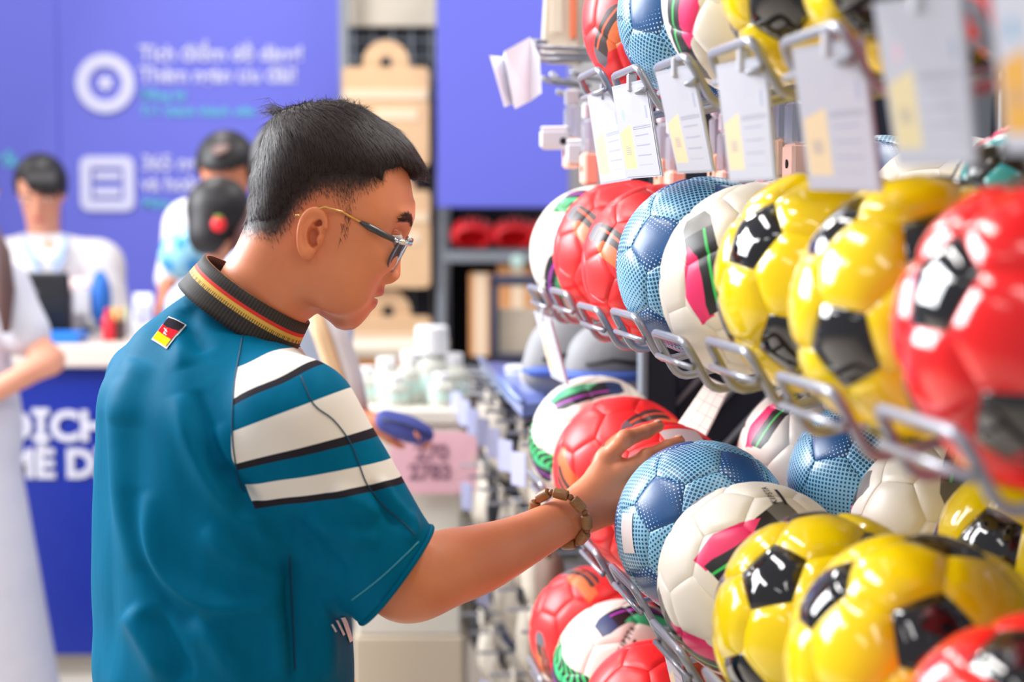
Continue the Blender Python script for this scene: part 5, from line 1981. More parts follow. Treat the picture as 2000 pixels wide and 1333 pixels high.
def kraft(x0, x1, y0, y1, tab, dy, label):
    a, b = wp(x0, y1, dy), wp(x1, y0, dy); w, h_ = b[0] - a[0], b[2] - a[2]
    t = empty('kraft_pack', [(a[0] + b[0]) / 2, WY - dy, a[2]], label, 'package', 'brown kraft packs on the grid wall')
    mb = MB(); pl = [(x, z + h_ / 2) for x, z in rrect(w, h_, .02, 4)]; mb.prism(pl, .05); mb.build('pack', M_kraft, t)
    if tab:
        r1, r0 = .088, .024; n = 20; vs = []; fs = []
        for i in range(n + 1):
            an = math.pi * i / n
            for r in (r0, r1):
                for yy in (-.008, .008): vs.append((r * math.cos(an), yy, h_ - .005 + .02 + (r * math.sin(an) if r > .05 else r * math.sin(an) * 1.2)))
        for i in range(n):
            p = 4 * i; q = p + 4
            fs += [(p, p + 2, q + 2, q), (p + 1, q + 1, q + 3, p + 3), (p + 2, p + 3, q + 3, q + 2), (p, q, q + 1, p + 1)]
        for sx in (-1, 1):
            b0 = len(vs)
            for x in (r0, r1):
                for z in (h_ - .01, h_ + .018):
                    for yy in (-.008, .008): vs.append((sx * x, yy, z))
            fs += [(b0, b0 + 4, b0 + 6, b0 + 2), (b0 + 1, b0 + 3, b0 + 7, b0 + 5)]
        mesh_obj('hanger_tab', vs, fs, M_kraft, t)
    mb = MB(); mb.box((0, -.028, h_ * .72), (w * .98, .006, h_ * .1), None, .002); mb.build('paper_band', M_kraft2, t)
    mb = MB(); mb.box((.04, -.028, h_ * .52), (w * .5, .004, h_ * .12), None, .001); mb.build('printed_label', M_kraft2, t)
    return t


kraft(672, 838, 132, 325, True, .16, 'topmost brown kraft pack with a round hanger tab')
kraft(690, 840, 372, 562, True, .14, 'middle brown kraft pack behind the face of the man')
kraft(676, 842, 618, 760, True, .12, 'lowest brown kraft pack behind the chin of the man')

# ------------------------------------------------------------------ shelf unit under the right blue panel
M_dark = mat('dark_recess', (20, 18, 24), .8)
M_redg = mat('red_gear', (232, 34, 44), .45)
M_shelfgrey = mat('grey_shelf_edge', (128, 132, 142), .5)
x0w, x1w = wp(872, 500)[0], wp(1240, 500)[0]
t = empty('wall_shelf', [(x0w + x1w) / 2, WY + .1, 0], 'dark wall shelf unit with grey edges under the right blue panel', 'shelf')
mb = MB(); mb.box((0, .28, .75), (x1w - x0w, .02, 1.5), None, .002); mb.build('back_board', M_dark, t)
for py in (500, 720, 900):
    z = wp(900, py)[2]
    mb = MB(); mb.box((0, 0, z), (x1w - x0w, .5, .03 if py > 500 else .045), None, .003); mb.build('shelf_board', M_shelfgrey, t)
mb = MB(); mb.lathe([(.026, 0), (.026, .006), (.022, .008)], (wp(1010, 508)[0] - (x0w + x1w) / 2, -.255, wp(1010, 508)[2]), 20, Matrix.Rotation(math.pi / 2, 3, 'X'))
mb.build('light_spot_disc', mat('pale_green_light_spot', (190, 220, 212), .3), t)  # pale disc added to stand for a round spot of light on the shelf edge
zs = wp(900, 485)[2]
for i, (px, w_) in enumerate(((925, .085), (1005, .085), (1075, .08))):
    c = wp(px, 455)
    t = empty('red_helmet', [c[0], WY - .05, zs + .005], ['left red and black helmet on the wall shelf', 'middle red and black helmet on the wall shelf', 'right red and black helmet on the wall shelf'][i], 'helmet', 'red helmets on the wall shelf')
    o, _, _ = prim_obj('shell', [('el', (0, 0, .06), (.085, .10, .06), None, .02), ('rc', (-.05, -.05, .04), (.05, -.05, .04), .035, .035, .03)], .009, M_redg, t, cut=lambda G, f: np.maximum(np.maximum(f, -G[2]), -ell(G, (0, -.06, .035), (.06, .09, .035))))
    mb = MB()
    for k_ in (-1, 0, 1): mb.tube([(.028 * k_, -.075, .092), (.034 * k_, -.02, .122), (.034 * k_, .05, .112)], .008, 6)
    mb.build('vent', M_dark, t, True)
# brown cartons on the lower shelf and a framed board in front
zs = wp(900, 700)[2]
for i, (x0, x1, yt) in enumerate(((918, 962, 540), (972, 1050, 520), (1060, 1120, 560))):
    a, b = wp(x0, 700), wp(x1, yt)
    t = empty('carton', [(a[0] + b[0]) / 2, WY + .02, zs + .016], ['tall brown carton left of the dark frame', 'brown carton behind the dark frame', 'brown carton right of the dark frame'][i], 'box', 'brown cartons on the wall shelf')
    hh_ = b[2] - zs
    mb = MB(); mb.box((0, 0, hh_ / 2), (b[0] - a[0], .25, hh_), None, .003); mb.build('box_body', mat('brown_carton', (214, 150, 96), .7) if i == 0 else bpy.data.materials['brown_carton'], t)
    mb = MB(); mb.box((0, -.127, hh_ * .5), (.05, .003, hh_), None, .001); mb.build('tape', M_kraft2, t)
M_frame = mat('dark_blue_grey_frame', (66, 70, 92), .5)
fd = 5.3
a, b = P(965, 700, fd), P(1062, 548, fd); w_, h_ = b[0] - a[0], b[2] - a[2]
t = empty('poster_stand', [(a[0] + b[0]) / 2, fd, a[2]], 'dark blue grey poster stand with a pale board inside', 'stand')
for (cx, cz, sx, sz) in ((-w_ / 2, h_ / 2, .03, h_), (w_ / 2, h_ / 2, .03, h_), (0, h_, w_ + .03, .036), (0, 0, w_ + .03, .03)):
    mb = MB(); mb.box((cx, 0, cz), (sx, .04, sz), None, .003); mb.build('frame_rail', M_frame, t)
mb = MB(); mb.box((0, .03, h_ * .32), (w_, .01, h_ * .62), None, .002); mb.build('pale_board', M_cream, t)
mb = MB(); mb.tube([(0, .04, 0), (0, .05, -a[2] + .02)], .02, 8); mb.build('stand_pole', M_frame, t, True)
mb = MB(); mb.lathe([(.16, -a[2]), (.16, -a[2] + .02), (.03, -a[2] + .03)], (0, .05, 0), 20); mb.build('base', M_frame, t)

# ------------------------------------------------------------------ service counter
CD = 4.9
M_ctop = mat('cream_counter_top', (222, 208, 196), .35, coat=.2)
M_cblue = mat('deep_blue_counter', (6, 40, 150), .4, colfn=speckle((8, 44, 158), (4, 34, 140), 2))
cz = P_at_y(150, 672, CD)[2]
xl, xr = P_at_y(-330, 700, CD)[0], P_at_y(640, 700, CD)[0]
t = empty('service_counter', [(xl + xr) / 2, CD, 0], 'blue service counter with a cream top and white lettering', 'counter')
cto = Vector(t.location)
mb = MB(); mb.box((0, .15, cz - .035), (xr - xl + .06, .38, .07), None, .006); mb.build('counter_top', M_ctop, t)
nP = 3; pw = (xr - xl) / nP
for i in range(nP):
    mb = MB(); mb.box((-(xr - xl) / 2 + pw * (i + .5), .03, (cz - .07 + .07) / 2 + .0), (pw - .003, .04, cz - .14), None, .002); mb.build('front_panel', M_cblue, t)
for sx in (-1, 1):
    mb = MB(); mb.box((sx * (xr - xl) / 2, .17, (cz) / 2), (.03, .30, cz - .08), None, .002); mb.build('side_panel', M_cblue, t)
mb = MB(); mb.box((0, .08, .035), (xr - xl - .04, .05, .07), None, .002); mb.build('plinth', M_beige, t)
M_cprint = mat('white_counter_print', (214, 212, 224), .6)
for s_, px, py, sz in (('DỊCH', 2, 860, 82), ('ME DỊ', 8, 932, 78)):
    p = P_at_y(px, py, CD + .004)
    me = text_mesh(s_, sz / (FPX / CD), M_cprint, bold=.005, extr=.001)
    o = link_mesh('lettering', me, t); o.location = Vector(p.tolist()) - cto; o.rotation_euler = (math.pi / 2, 0, 0)

# things on the counter
M_scr = mat('black_plastic', (26, 28, 34), .35)
M_screen = mat('dark_screen', (16, 18, 24), .1, coat=1)
p = P_at_y(90, 640, CD + .18)
t = empty('till_monitor', [p[0], CD + .18, cz], 'black till monitor seen from behind at the left end of the counter', 'monitor')
R15 = Matrix.Rotation(.12, 3, 'X')
mb = MB(); mb.box((-.06, .0, .115), (.28, .035, .20), R15, .008); mb.build('screen_housing', M_scr, t)
mb = MB(); mb.box((-.06, .025, .112), (.26, .006, .17), R15, .002); mb.build('screen', M_screen, t)
mb = MB(); mb.box((-.045, -.022, .150), (.05, .006, .022), R15, .002); mb.build('maker_plate', mat('grey_plate', (150, 150, 158), .3, metal=.4), t)
mb = MB(); mb.box((.01, -.020, .188), (.05, .006, .014), R15, .002); mb.build('rear_label', M_plate, t)
mb = MB(); mb.box((-.06, .03, .02), (.06, .05, .06), None, .005); mb.build('neck', M_scr, t)
mb = MB(); mb.box((-.06, .03, .006), (.2, .16, .012), None, .004); mb.build('base', M_scr, t)
mb = MB()
p = P_at_y(100, 640, CD + .06)
t = empty('document_tray', [p[0] - .02, CD + .06, cz], 'low blue plastic tray lying in front of the till monitor', 'tray')
mb = MB(); mb.box((0, 0, .008), (.24, .12, .016), None, .004); mb.build('tray_floor', mat('bright_blue_plastic', (40, 120, 210), .35), t)
for (cx, cy, sx, sy) in ((0, -.058, .24, .006), (0, .058, .24, .006), (-.118, 0, .006, .12), (.118, 0, .006, .12)):
    mb = MB(); mb.box((cx, cy, .018), (sx, sy, .03), None, .002); mb.build('tray_rim', bpy.data.materials['bright_blue_plastic'], t)
p = P_at_y(212, 650, CD + .12)
M_redpl = mat('red_plastic', (226, 40, 56), .35); M_yel = mat('yellow_green_plastic', (206, 216, 96), .4)
t = empty('red_bottle', [p[0], CD + .12, cz], 'red plastic bottle on the counter beside the pen cup', 'bottle')
mb = MB(); mb.lathe([(.016, 0), (.019, .004), (.019, .07), (.010, .085)], n=18); shade_auto(mb.build('bottle_body', M_redpl, t))
mb = MB(); mb.lathe([(.009, .084), (.009, .10), (.006, .104)], n=14); shade_auto(mb.build('cap', M_redpl, t))
p = P_at_y(232, 650, CD + .16)
t = empty('pen_cup', [p[0], CD + .16, cz], 'dark pen cup holding yellow green markers on the counter', 'cup')
mb = MB(); mb.lathe([(.021, 0), (.023, .004), (.023, .062), (.020, .062), (.020, .01)], n=18); shade_auto(mb.build('cup', mat('dark_brown_cup', (92, 70, 72), .5), t))
for k_, (dx, dy, c_) in enumerate(((-.006, 0, M_yel), (.007, .005, M_yel), (.001, -.007, M_redpl))):
    mb = MB(); mb.tube([(dx, dy, .012), (dx * 2.2, dy * 1.6, .105)], .0055, 8); mb.build('marker', c_, t, True)
for i, (px, py, h_, w_, m, lab) in enumerate(((278, 650, .14, .06, M_paper, 'white card holder on the counter right of the pen cup'), (170, 655, .05, .05, M_grey_goods, 'small grey card reader on the counter left of the red bottle'))):
    p = P_at_y(px, py, CD + .22)
    t = empty(['card_holder', 'card_reader'][i], [p[0], CD + .22, cz], lab, ['holder', 'card reader'][i])
    mb = MB(); mb.box((0, .01, h_ / 2 + .006), (w_, .012, h_), Matrix.Rotation(-.2, 3, 'X'), .002); mb.build('plate', m, t)
    mb = MB(); mb.box((0, .01, .006), (w_, .05, .012), None, .002); mb.build('foot', m, t)
    mb = MB(); mb.box((0, -.004, h_ * .6), (w_ * .7, .006, h_ * .4), Matrix.Rotation(-.2, 3, 'X'), .001); mb.build('face', M_lilac if i == 0 else M_scr, t)

# ------------------------------------------------------------------ people in the back
M_skin2 = mat('skin_background', (224, 158, 132), .5, .35, colfn=speckle((228, 164, 138), (212, 140, 112), 8))
M_skin3 = mat('tan_skin_background', (208, 132, 100), .5, .35)
M_hair2 = mat('black_hair', (28, 24, 28), .5)
M_whites = mat('white_polo', (208, 204, 208), .7)
M_pinkish = mat('pale_pink_band', (240, 212, 208), .7)
M_paleblue = mat('pale_blue_cloth', (172, 192, 228), .7)
M_lip = mat('lips_background', (190, 92, 92), .5)


def rot_xyz(yaw, pitch, roll=0.0):
    return np.array((Matrix.Rotation(yaw, 3, 'Z') @ Matrix.Rotation(pitch, 3, 'X') @ Matrix.Rotation(roll, 3, 'Y')).to_3x3())


def head_prims(c, Rm, sc=1.0):
    """head looking along local -Y, up +Z; c is the head centre"""
    w = lambda x, y, z: np.asarray(c) + Rm @ (np.array([x, y, z]) * sc)
    Mi = Rm.T
    return [('el', w(0, .012, .03), (.074 * sc, .092 * sc, .085 * sc), Mi, .02), ('el', w(0, -.022, -.03), (.058 * sc, .062 * sc, .085 * sc), Mi, .03),
            ('el', w(0, -.055, -.085), (.026 * sc, .026 * sc, .024 * sc), Mi, .03), ('rc', w(0, -.082, .012), w(0, -.103, -.026), .007 * sc, .013 * sc, .01),
            ('el', w(0, -.082, -.058), (.023 * sc, .010 * sc, .007 * sc), Mi, .008),
            ('el', w(.074, .012, -.004), (.009 * sc, .017 * sc, .030 * sc), Mi, .008), ('el', w(-.074, .012, -.004), (.009 * sc, .017 * sc, .030 * sc), Mi, .008),
            ('el', w(.03, -.076, .022), (.022 * sc, .010 * sc, .007 * sc), Mi, .012), ('el', w(-.03, -.076, .022), (.022 * sc, .010 * sc, .007 * sc), Mi, .012)], w


def hand_prims(wr, dirv, side, sc=1.0):
    """open curled hand at the end of an arm"""
    d = np.asarray(dirv, float); d /= np.linalg.norm(d)
    s = np.asarray(side, float); s -= d * (s @ d); s /= np.linalg.norm(s); n = np.cross(d, s)
    L = [('rc', wr, wr + d * .05 * sc, .024 * sc, .026 * sc, .01), ('rc', wr + d * .03 * sc - s * .015, wr + d * .075 * sc - s * .02, .016 * sc, .014 * sc, .012), ('rc', wr + d * .03 * sc + s * .015, wr + d * .075 * sc + s * .02, .016 * sc, .014 * sc, .012)]
    for k_, o_ in enumerate((-.030, -.010, .010, .030)):
        ln = (.062, .074, .07, .054)[k_] * sc
        a = wr + d * .075 * sc + s * o_ * sc; b = a + d * ln * .5 + n * .006; c_ = b + d * ln * .45 + n * .022
        L += [('rc', a, b, .0095 * sc, .0085 * sc, .005), ('rc', b, c_, .0085 * sc, .007 * sc, .004)]
    a = wr + d * .02 * sc - s * .025; b = a + d * .035 - s * .025 + n * .012; c_ = b + d * .03 - s * .004 + n * .012
    return L + [('rc', a, b, .014 * sc, .011 * sc, .008), ('rc', b, c_, .011 * sc, .008 * sc, .005)]


def figure(label, base, hc, Rm, body, shirt, skin, shirt_m, hair=None, hair_m=None, legs=None, leg_m=None, sc=1.0, face=True, res=.011, hands=()):
    """body = skin volumes beyond the head; everything in world coordinates"""
    t = empty('person', base, label, 'person')
    o_ = np.array(t.location)
    hp_, w = head_prims(hc, Rm, sc)
    L = hp_ + body
    for hnd in hands: L = L + hand_prims(*hnd)
    def shift(L_): return [(p[0], np.asarray(p[1]) - o_, (np.asarray(p[2]) - o_) if p[0] == 'rc' else p[2], *p[3:]) for p in L_]
    b, _, _ = prim_obj('body', shift(L), res * .8, skin, t, 2)
    prim_obj('shirt', shift(shirt), res, shirt_m, t, 2)
    if hair:
        HL = [(q[0], w(*q[1]) - o_, q[2] if q[0] == 'el' else w(*q[2]) - o_, Rm.T if q[0] == 'el' else q[3], *q[4:]) for q in hair[0]]
        cutp = hair[1]
        def cut(G, f):
            X = [(G[k_] + o_[k_] - np.asarray(hc)[k_]) for k_ in range(3)]
            lx, ly, lz = [Rm[0][k_] * X[0] + Rm[1][k_] * X[1] + Rm[2][k_] * X[2] for k_ in range(3)]
            return np.maximum(f, cutp(lx, ly, lz)) if cutp else f
        prim_obj('hair', HL, .008, hair_m or M_hair2, t, 2, cut)
    if legs:
        prim_obj('trousers', shift(legs), .014, leg_m, t, 2)
    if face:
        for s in (-1, 1):
            e = blob('eye', w(s * .031, -.074, .006) - o_, (Rm[:, 0], Rm[:, 1], Rm[:, 2]), (.013, .008, .006), M_eye, t, 6)
            blob('iris', w(s * .031, -.081, .005) - o_, (Rm[:, 0], Rm[:, 1], Rm[:, 2]), (.005, .003, .005), M_iris, e, 6)
            mb = MB(); mb.tube([(w(s * .014, -.086, .026) - o_).tolist(), (w(s * .032, -.085, .031) - o_).tolist(), (w(s * .05, -.072, .026) - o_).tolist()], [.003, .0035, .002], 6); mb.build('eyebrow', M_hair2, t, True)
        blob('mouth', w(0, -.088, -.058) - o_, (Rm[:, 0], Rm[:, 1], Rm[:, 2]), (.021, .006, .0065), M_lip, t, 6)
    return t


def hairset(back=True, grow=.017, lowz=-.01, front=.045):
    g = grow
    return ([('el', (0, .014, .034), (.074 + g, .092 + g, .085 + g), None, .02)],
            lambda x, y, z: np.maximum(np.minimum((front(x) if callable(front) else front) + .004 * np.sin(x * 260) - z, -(y + .02 + .25 * np.clip(-z, 0, .04))) * 1.0, lowz - z - np.clip(y, -.02, .06) * .7 + .003 * np.sin(x * 300 + y * 200)))


# cashier behind the counter, looking down
SD = 5.44
hc = P(80, 378, SD)
Rm = rot_xyz(math.radians(4), math.radians(24))
ch = lambda px, py, d: P(px, py, d)
sk = [('rc', hc + np.array([0, .02, -.05]), P(86, 480, SD + .06), .052, .058, .03), ('el', P(92, 500, SD - .02), (.07, .06, .06), None, .03)]
sh = [('rc', P(-15, 520, SD + .06), P(190, 520, SD + .06), .09, .09, .05), ('rc', P(85, 545, SD + .04), P(88, 800, SD + .05), .155, .16, .08),
      ('rc', P(-15, 520, SD + .06), P(-40, 650, SD - .02), .085, .075, .04), ('rc', P(190, 520, SD + .06), P(222, 640, SD - .02), .082, .070, .04),
      ('rc', P(222, 640, SD - .02), P(250, 740, SD - .10), .06, .05, .04)]
t = figure('shop assistant in a white polo looking down at the till', [hc[0], SD + .05, 0], hc, Rm, sk + [('rc', P(86, 480, SD + .06), P(190, 520, SD + .06), .05, .05, .02), ('rc', P(190, 520, SD + .06), P(222, 640, SD - .02), .045, .04, .02), ('rc', P(222, 640, SD - .02), P(250, 735, SD - .10), .04, .036, .02), ('rc', P(250, 735, SD - .10), P(190, 752, SD - .2), .036, .028, .02)], sh, M_skin2, M_whites,
           hairset(front=lambda x: .074 - .9 * np.clip(x + .012, 0, .055)), M_hair2, [('rc', np.array([hc[0] - .09, SD + .05, .85]), np.array([hc[0] - .1, SD + .05, .05]), .10, .06, .03), ('rc', np.array([hc[0] + .09, SD + .05, .85]), np.array([hc[0] + .1, SD + .05, .05]), .10, .06, .03)], M_darkwall,
           hands=[(P(190, 752, SD - .2), (-1, -.3, -.2), (0, 1, .3))])
o_ = np.array(t.location)
# fringe swept to one side, polo collar, pale band, lanyard with badge
w = lambda x, y, z: hc + Rm @ np.array([x, y, z]) - o_
mb = MB()
for k_ in range(7):
    x = .065 - .014 * k_
    mb.tube([w(x * .9, -.045, .105).tolist(), w(x + .006, -.090, .075).tolist(), w(x + .012, -.094, .045 - .006 * (6 - k_) * .6).tolist()], [.016, .013, .004], 7)
mb.build('fringe', M_hair2, t, True)
for s in (-1, 1):
    mb = MB(); mb.tube([(P(88 + s * 38, 462, SD - .0) - o_).tolist(), (P(88 + s * 36, 485, SD - .08) - o_).tolist(), (P(92 + s * 12, 522, SD - .11) - o_).tolist()], [.012, .016, .008], 8); mb.build('polo_collar', M_paleblue, t, True)
mb = MB(); mb.tube([(P(55, 500, SD - .1) - o_).tolist(), (P(92, 560, SD - .15) - o_).tolist(), (P(128, 500, SD - .1) - o_).tolist()], .008, 6); mb.build('lanyard', M_paleblue, t, True)
blob('blue_vest_panel', P(196, 585, SD - .09) - o_, (CR, CF, CU), (.035, .05, .10), mat('bright_blue_cloth', (40, 110, 205), .6), t, 8)
mb = MB(); mb.box((P(160, 590, SD - .145) - o_).tolist(), (.055, .01, .085), None, .004); mb.build('name_badge', M_plate, t)
for (px, w_) in ((35, .1), (150, .1)):
    blob('pale_chest_band', P(px, 560, SD - .075) - o_, (CR, CF, CU), (.075, .05, .03), M_pinkish, t, 8)

# man with a bald crown, back to us, behind the woman
BD = 4.75
hc = P(443, 345, BD)
Rm = rot_xyz(math.radians(-6), math.radians(30))
t = figure('man with thinning hair in a white shirt bowing his head beyond the dark haired woman', [hc[0], BD, 0], hc, Rm,
           [('rc', hc + np.array([0, 0, -.05]), P(440, 470, BD), .052, .06, .03), ('rc', P(440, 470, BD), P(365, 450, BD), .05, .045, .02), ('rc', P(365, 450, BD), P(338, 560, BD), .045, .036, .02), ('rc', P(338, 560, BD), P(362, 600, BD + .02), .036, .034, .02), ('rc', P(362, 600, BD + .02), P(330, 560, BD - .08), .034, .03, .02)],
           [('rc', P(372, 440, BD), P(515, 455, BD), .075, .075, .05), ('rc', P(440, 480, BD), P(440, 760, BD), .14, .15, .08), ('rc', P(365, 440, BD), P(338, 545, BD - .02), .062, .055, .03)],
           M_skin3, M_whites, hairset(front=.060), M_hair2,
           [('rc', np.array([hc[0] - .08, BD, .85]), np.array([hc[0] - .09, BD, .05]), .10, .06, .03), ('rc', np.array([hc[0] + .08, BD, .85]), np.array([hc[0] + .09, BD, .05]), .10, .06, .03)], M_darkwall,
           hands=[(P(325, 560, BD - .1), (.3, -.1, -.6), (1, 0, .3))])
blob('thin_crown', hc + Rm @ np.array([.012, -.045, .118]) - np.array(t.location), (Rm[:, 0], Rm[:, 1], Rm[:, 2]), (.026, .04, .007), mat('thin_hair', (112, 84, 80), .6), t, 8)
# pale blue toy ball he holds
tb = P(360, 498, 4.58)
M_skyball = mat('pale_blue_toy_vinyl', (150, 214, 238), .3, coat=.5)
M_skyball2 = mat('blue_toy_vinyl', (60, 160, 220), .3, coat=.5)
t = empty('toy_football', tb.tolist(), 'small pale blue toy football held at the counter', 'ball', None, Matrix.Rotation(.5, 3, 'X').to_quaternion())
t.scale = (.66, .66, .66)
for me in make_ball(M_skyball2, M_skyball, .02, .006, .04): link_mesh('panel', me, t)

# dark haired woman with a red clip, back to us
GD = 4.35
hc = P(433, 430, GD)
Rm = rot_xyz(math.radians(160), math.radians(10))
t = figure('dark haired woman with a red hair clip, back to the camera', [hc[0], GD, 0], hc, Rm,
           [('rc', hc + np.array([0, 0, -.05]), P(442, 545, GD), .045, .052, .03), ('rc', P(442, 545, GD), P(440, 640, GD), .05, .05, .02), ('rc', P(440, 640, GD), P(368, 615, GD), .04, .036, .02), ('rc', P(440, 640, GD), P(512, 615, GD), .04, .036, .02),
            ('rc', P(368, 615, GD), P(352, 760, GD + .02), .036, .034, .02), ('rc', P(352, 760, GD + .02), P(372, 800, GD + .20), .034, .025, .02), ('rc', P(512, 615, GD), P(528, 760, GD + .02), .036, .034, .02), ('rc', P(528, 760, GD + .02), P(508, 800, GD + .20), .034, .025, .02)],
           [('rc', P(375, 600, GD), P(505, 600, GD), .065, .065, .05), ('rc', P(368, 612, GD), P(356, 720, GD + .01), .056, .050, .03), ('rc', P(512, 612, GD), P(524, 720, GD + .01), .056, .050, .03), ('rc', P(440, 620, GD), P(440, 900, GD), .12, .13, .08)],
           M_skin2, M_paleblue, ([('el', (0, .018, .025), (.086, .100, .092), None, .02), ('el', (.0, .07, -.05), (.055, .045, .06), None, .03)], None), M_hair2,
           [('rc', np.array([hc[0], GD, .85]), np.array([hc[0], GD, .05]), .17, .2, .03)], M_paleblue, face=True, hands=[(P(372, 800, GD + .20), (.2, 1, -.2), (1, 0, 0)), (P(508, 800, GD + .20), (-.2, 1, -.2), (1, 0, 0))])
o_ = np.array(t.location)
mb = MB(); mb.tube([(P(480, 405, GD - .02) - o_).tolist(), (P(470, 470, GD - .05) - o_).tolist(), (P(462, 520, GD - .03) - o_).tolist()], [.022, .024, .012], 8); mb.build('hair_lock', mat('brown_hair_lock', (108, 72, 74), .6), t, True)
cl = blob('hair_clip', P(427, 438, GD - .115) - o_, (CR, CF, CU), (.020, .012, .022), M_redg, t, 8)
blob('clip_leaf', P(427, 424, GD - .12) - o_, (CR, CF, CU), (.012, .008, .006), mat('green_leaf', (120, 140, 50), .6), t, 6)

# person hidden behind the man's head: dark cap of hair, ear and a pale blue shoulder
ND = 2.95
hc = P(600, 345, 3.4)
Rm = rot_xyz(math.radians(95), 0)
t = figure('shopper in a pale blue shirt with a tan strap, mostly hidden behind the man', [hc[0], 3.4, 0], hc, Rm,
           [('rc', hc + np.array([0, 0, -.05]), P(560, 480, 3.4), .05, .055, .03), ('rc', P(560, 600, 3.4), P(650, 760, 3.33), .05, .036, .02), ('rc', P(650, 760, 3.33), P(712, 828, 3.22), .036, .028, .02)],
           [('rc', P(520, 560, 3.45), P(600, 600, 3.3), .10, .09, .05), ('rc', P(565, 600, 3.4), P(570, 1000, 3.4), .13, .14, .08), ('rc', P(600, 610, 3.3), P(655, 765, 3.32), .075, .055, .03)],
           M_skin3, M_paleblue, hairset(), M_hair2,
           [('rc', np.array([hc[0], 3.32, .9]), np.array([hc[0], 3.3, .05]), .10, .06, .03), ('rc', np.array([hc[0], 3.48, .9]), np.array([hc[0], 3.5, .05]), .10, .06, .03)], M_darkwall,
           hands=[(P(708, 826, 3.20), (1, -.10, -.12), (0, -1, .5))])
o_ = np.array(t.location)
M_tan = mat('tan_strap', (238, 204, 160), .7)
for (off_, m_, nm) in ((0, M_tan, 'tan_strap'), (34, M_whites, 'white_strap')):
    pts = [P(610 + off_, 600, 3.16), P(632 + off_, 660, 3.18), P(655 + off_, 730, 3.20), P(668 + off_, 800, 3.22)]
    mb = MB(); mb.tube([(p - o_).tolist() for p in pts], .019, 8); mb.build(nm, m_, t, True)
c = P(796, 838, 3.18)
t = empty('navy_pouch', c.tolist(), 'soft navy pouch held out by the hidden shopper', 'pouch')
M_navyc = mat('navy_cloth', (62, 72, 150), .7)
Mx = np.array(Matrix.Rotation(.35, 3, 'Y'))
prim_obj('pouch_body', [('el', (0, 0, 0), (.052, .03, .026), Mx.T, .02), ('rc', (-.045, 0, .016), (.035, 0, -.012), .022, .012, .02)], .005, M_navyc, t, 2)
mb = MB(); mb.tube([(-.05, -.024, .022), (0, -.032, .012), (.045, -.02, -.012)], .002, 5); mb.build('zip', M_scr, t, True)

# woman in a white dress at the left edge
WDp = 4.25
hc = P(-70, 380, WDp)
Rm = rot_xyz(math.radians(150), math.radians(10))
sx_ = P(20, 560, WDp)
M_dress = mat('white_dress', (212, 212, 222), .75, colfn=speckle((214, 214, 224), (196, 197, 214), 14))
t = figure('woman in a white dress with bent bare arm at the left edge', [hc[0] + .03, WDp, 0], hc, Rm,
           [('rc', hc + np.array([0, 0, -.05]), P(-62, 500, WDp), .045, .05, .03), ('rc', P(42, 640, WDp - .02), P(98, 705, WDp - .04), .040, .036, .02), ('rc', P(98, 705, WDp - .04), P(-40, 782, WDp - .16), .036, .026, .02)],
           [('rc', P(-140, 565, WDp), P(5, 565, WDp), .07, .066, .05), ('rc', P(-70, 600, WDp), P(-70, 820, WDp), .115, .125, .08), ('rc', P(8, 565, WDp), P(50, 650, WDp - .02), .068, .066, .03),
            ('rc', P(-70, 820, WDp), np.array([P(-75, 800, WDp)[0], WDp, .12]), .125, .235, .1)],
           M_skin2, M_dress, ([('el', (0, .02, .02), (.088, .102, .095), None, .02)], None), M_hair2,
           hands=[(P(-40, 782, WDp - .16), (-1, -.4, -.1), (0, .3, 1))])
o_ = np.array(t.location)
M_brownhair = mat('long_brown_hair', (92, 66, 66), .55)
mb = MB(); mb.tube([(P(-35, 430, WDp - .05) - o_).tolist(), (P(-5, 500, WDp - .10) - o_).tolist(), (P(8, 570, WDp - .11) - o_).tolist(), (P(12, 650, WDp - .10) - o_).tolist()], [.03, .035, .028, .01], 10); mb.build('long_hair', M_brownhair, t, True)

# ------------------------------------------------------------------ white bin with bottles and the pink sign
M_bin = mat('white_bin_plastic', (224, 218, 206), .5)
M_bin2 = mat('beige_bin_plastic', (206, 190, 168), .5)
bd = 3.9
def at(px, py, d=bd): return P_at_y(px, py, d)
a, b = at(690, 1333), at(905, 800)
zt = at(800, 800)[2]
t = empty('display_bin', [(a[0] + b[0]) / 2, bd + .2, 0], 'white display bin with a beige foot and stacked bottles on top', 'bin')
wb = b[0] - a[0]
mb = MB(); mb.box((0, 0, zt - .02), (wb, .40, .04), None, .006); mb.build('bin_top', M_bin, t)
mb = MB(); mb.box((0, 0, (zt - .04 + .40) / 2), (wb - .015, .38, zt - .04 - .40), None, .006); mb.build('bin_body', M_bin, t)
mb = MB(); mb.box((0, 0, .20), (wb, .39, .40), None, .006); mb.build('bin_foot', M_bin2, t)
M_sign = mat('pink_sign_paper', (236, 184, 196), .7)
sp_ = at(848, 905, bd - .03)
sg = empty('price_sign', [sp_[0], bd - .03, sp_[2]], 'pink price sign with dark figures on the front of the white bin', 'sign')
pp = FPX / bd
mb = MB(); mb.box((0, .006, 0), (172 / pp, .004, 122 / pp), None, .001); mb.build('sign_board', M_sign, sg)
mb = MB(); mb.box((0, .016, 40 / pp), (60 / pp, .016, 20 / pp), None, .001); mb.build('sign_holder', M_clear, sg)
M_signtxt = mat('dark_sign_print', (150, 108, 128), .7)
for s_, dx, dz, sz in (('270', -38, 6, 44), ('2783', -50, -32, 42)):
    me = text_mesh(s_, sz / pp, M_signtxt, bold=.002, extr=.0005); o = link_mesh('lettering', me, sg); o.location = (dx / pp, .0025, dz / pp); o.rotation_euler = (math.pi / 2, 0, 0)
M_bott = mat('milky_bottle_plastic', (226, 226, 216), .25, trans=.2, coat=.4)
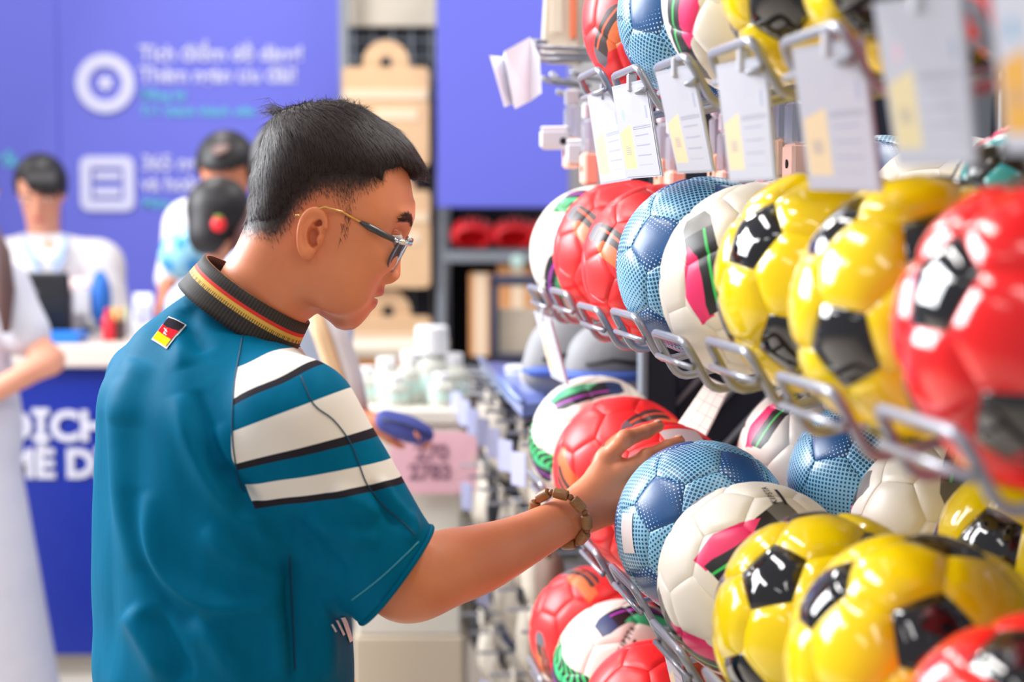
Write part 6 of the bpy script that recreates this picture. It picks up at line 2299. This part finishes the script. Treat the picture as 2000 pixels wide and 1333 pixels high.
M_teallab = mat('teal_label', (196, 222, 214), .5)
M_capw = mat('white_cap', (238, 238, 242), .4)
for i, (px, ph, rr) in enumerate(((712, 70, .038), (752, 88, .040), (800, 100, .042), (842, 122, .044), (884, 96, .042), (770, 60, .034), (862, 64, .036))):
    dpt = bd + (.10 if i < 5 else .03)
    p = at(px, 800, dpt)
    lab = ['leftmost milky bottle on the white bin', 'second milky bottle from the left on the white bin', 'third milky bottle on the white bin', 'tallest bottle with a big white cap on the white bin',
           'rightmost milky bottle on the white bin', 'short milky bottle standing in front on the left of the bin', 'short milky bottle standing in front on the right of the bin'][i]
    t = empty('bottle', [p[0], dpt + .05, zt], lab, 'bottle', 'milky bottles on the white bin')
    hh_ = ph / (FPX / dpt)
    mb = MB(); mb.lathe([(rr * .9, 0), (rr, .005), (rr, hh_ * .62), (rr * .55, hh_ * .78), (rr * .5, hh_ * .82)], n=20); shade_auto(mb.build('bottle_body', M_bott, t))
    mb = MB(); mb.lathe([(rr * 1.015, hh_ * .2), (rr * 1.015, hh_ * .45)], n=20); shade_auto(mb.build('label', M_teallab, t))
    cr = rr * (.95 if i == 3 else .6)
    mb = MB(); mb.lathe([(cr, hh_ * .80), (cr, hh_ * 1.22 if i == 3 else hh_), (cr * .9, hh_ * 1.25 if i == 3 else hh_ * 1.02)], n=20); shade_auto(mb.build('cap', M_capw, t))
# pale trolley basket and wooden stool glimpsed between the man's chin and shoulder
p = P(735, 730, 4.6)
t = empty('wooden_crate', [p[0], 4.7, 0], 'wooden display crate with a pale rim behind the bottles', 'crate')
zc = P(735, 690, 4.6)[2]
for k_ in range(4):
    mb = MB(); mb.box((0, -.15, zc - .05 - .09 * k_), (.36, .02, .08), None, .003); mb.build('slat', bpy.data.materials['brown_carton'], t)
mb = MB(); mb.box((0, 0, zc + .005), (.40, .34, .03), None, .004); mb.build('rim', M_cream, t)
for sx in (-1, 1):
    mb = MB(); mb.box((sx * .17, 0, (zc) / 2), (.03, .28, zc - .01), None, .003); mb.build('post', bpy.data.materials['brown_carton'], t)
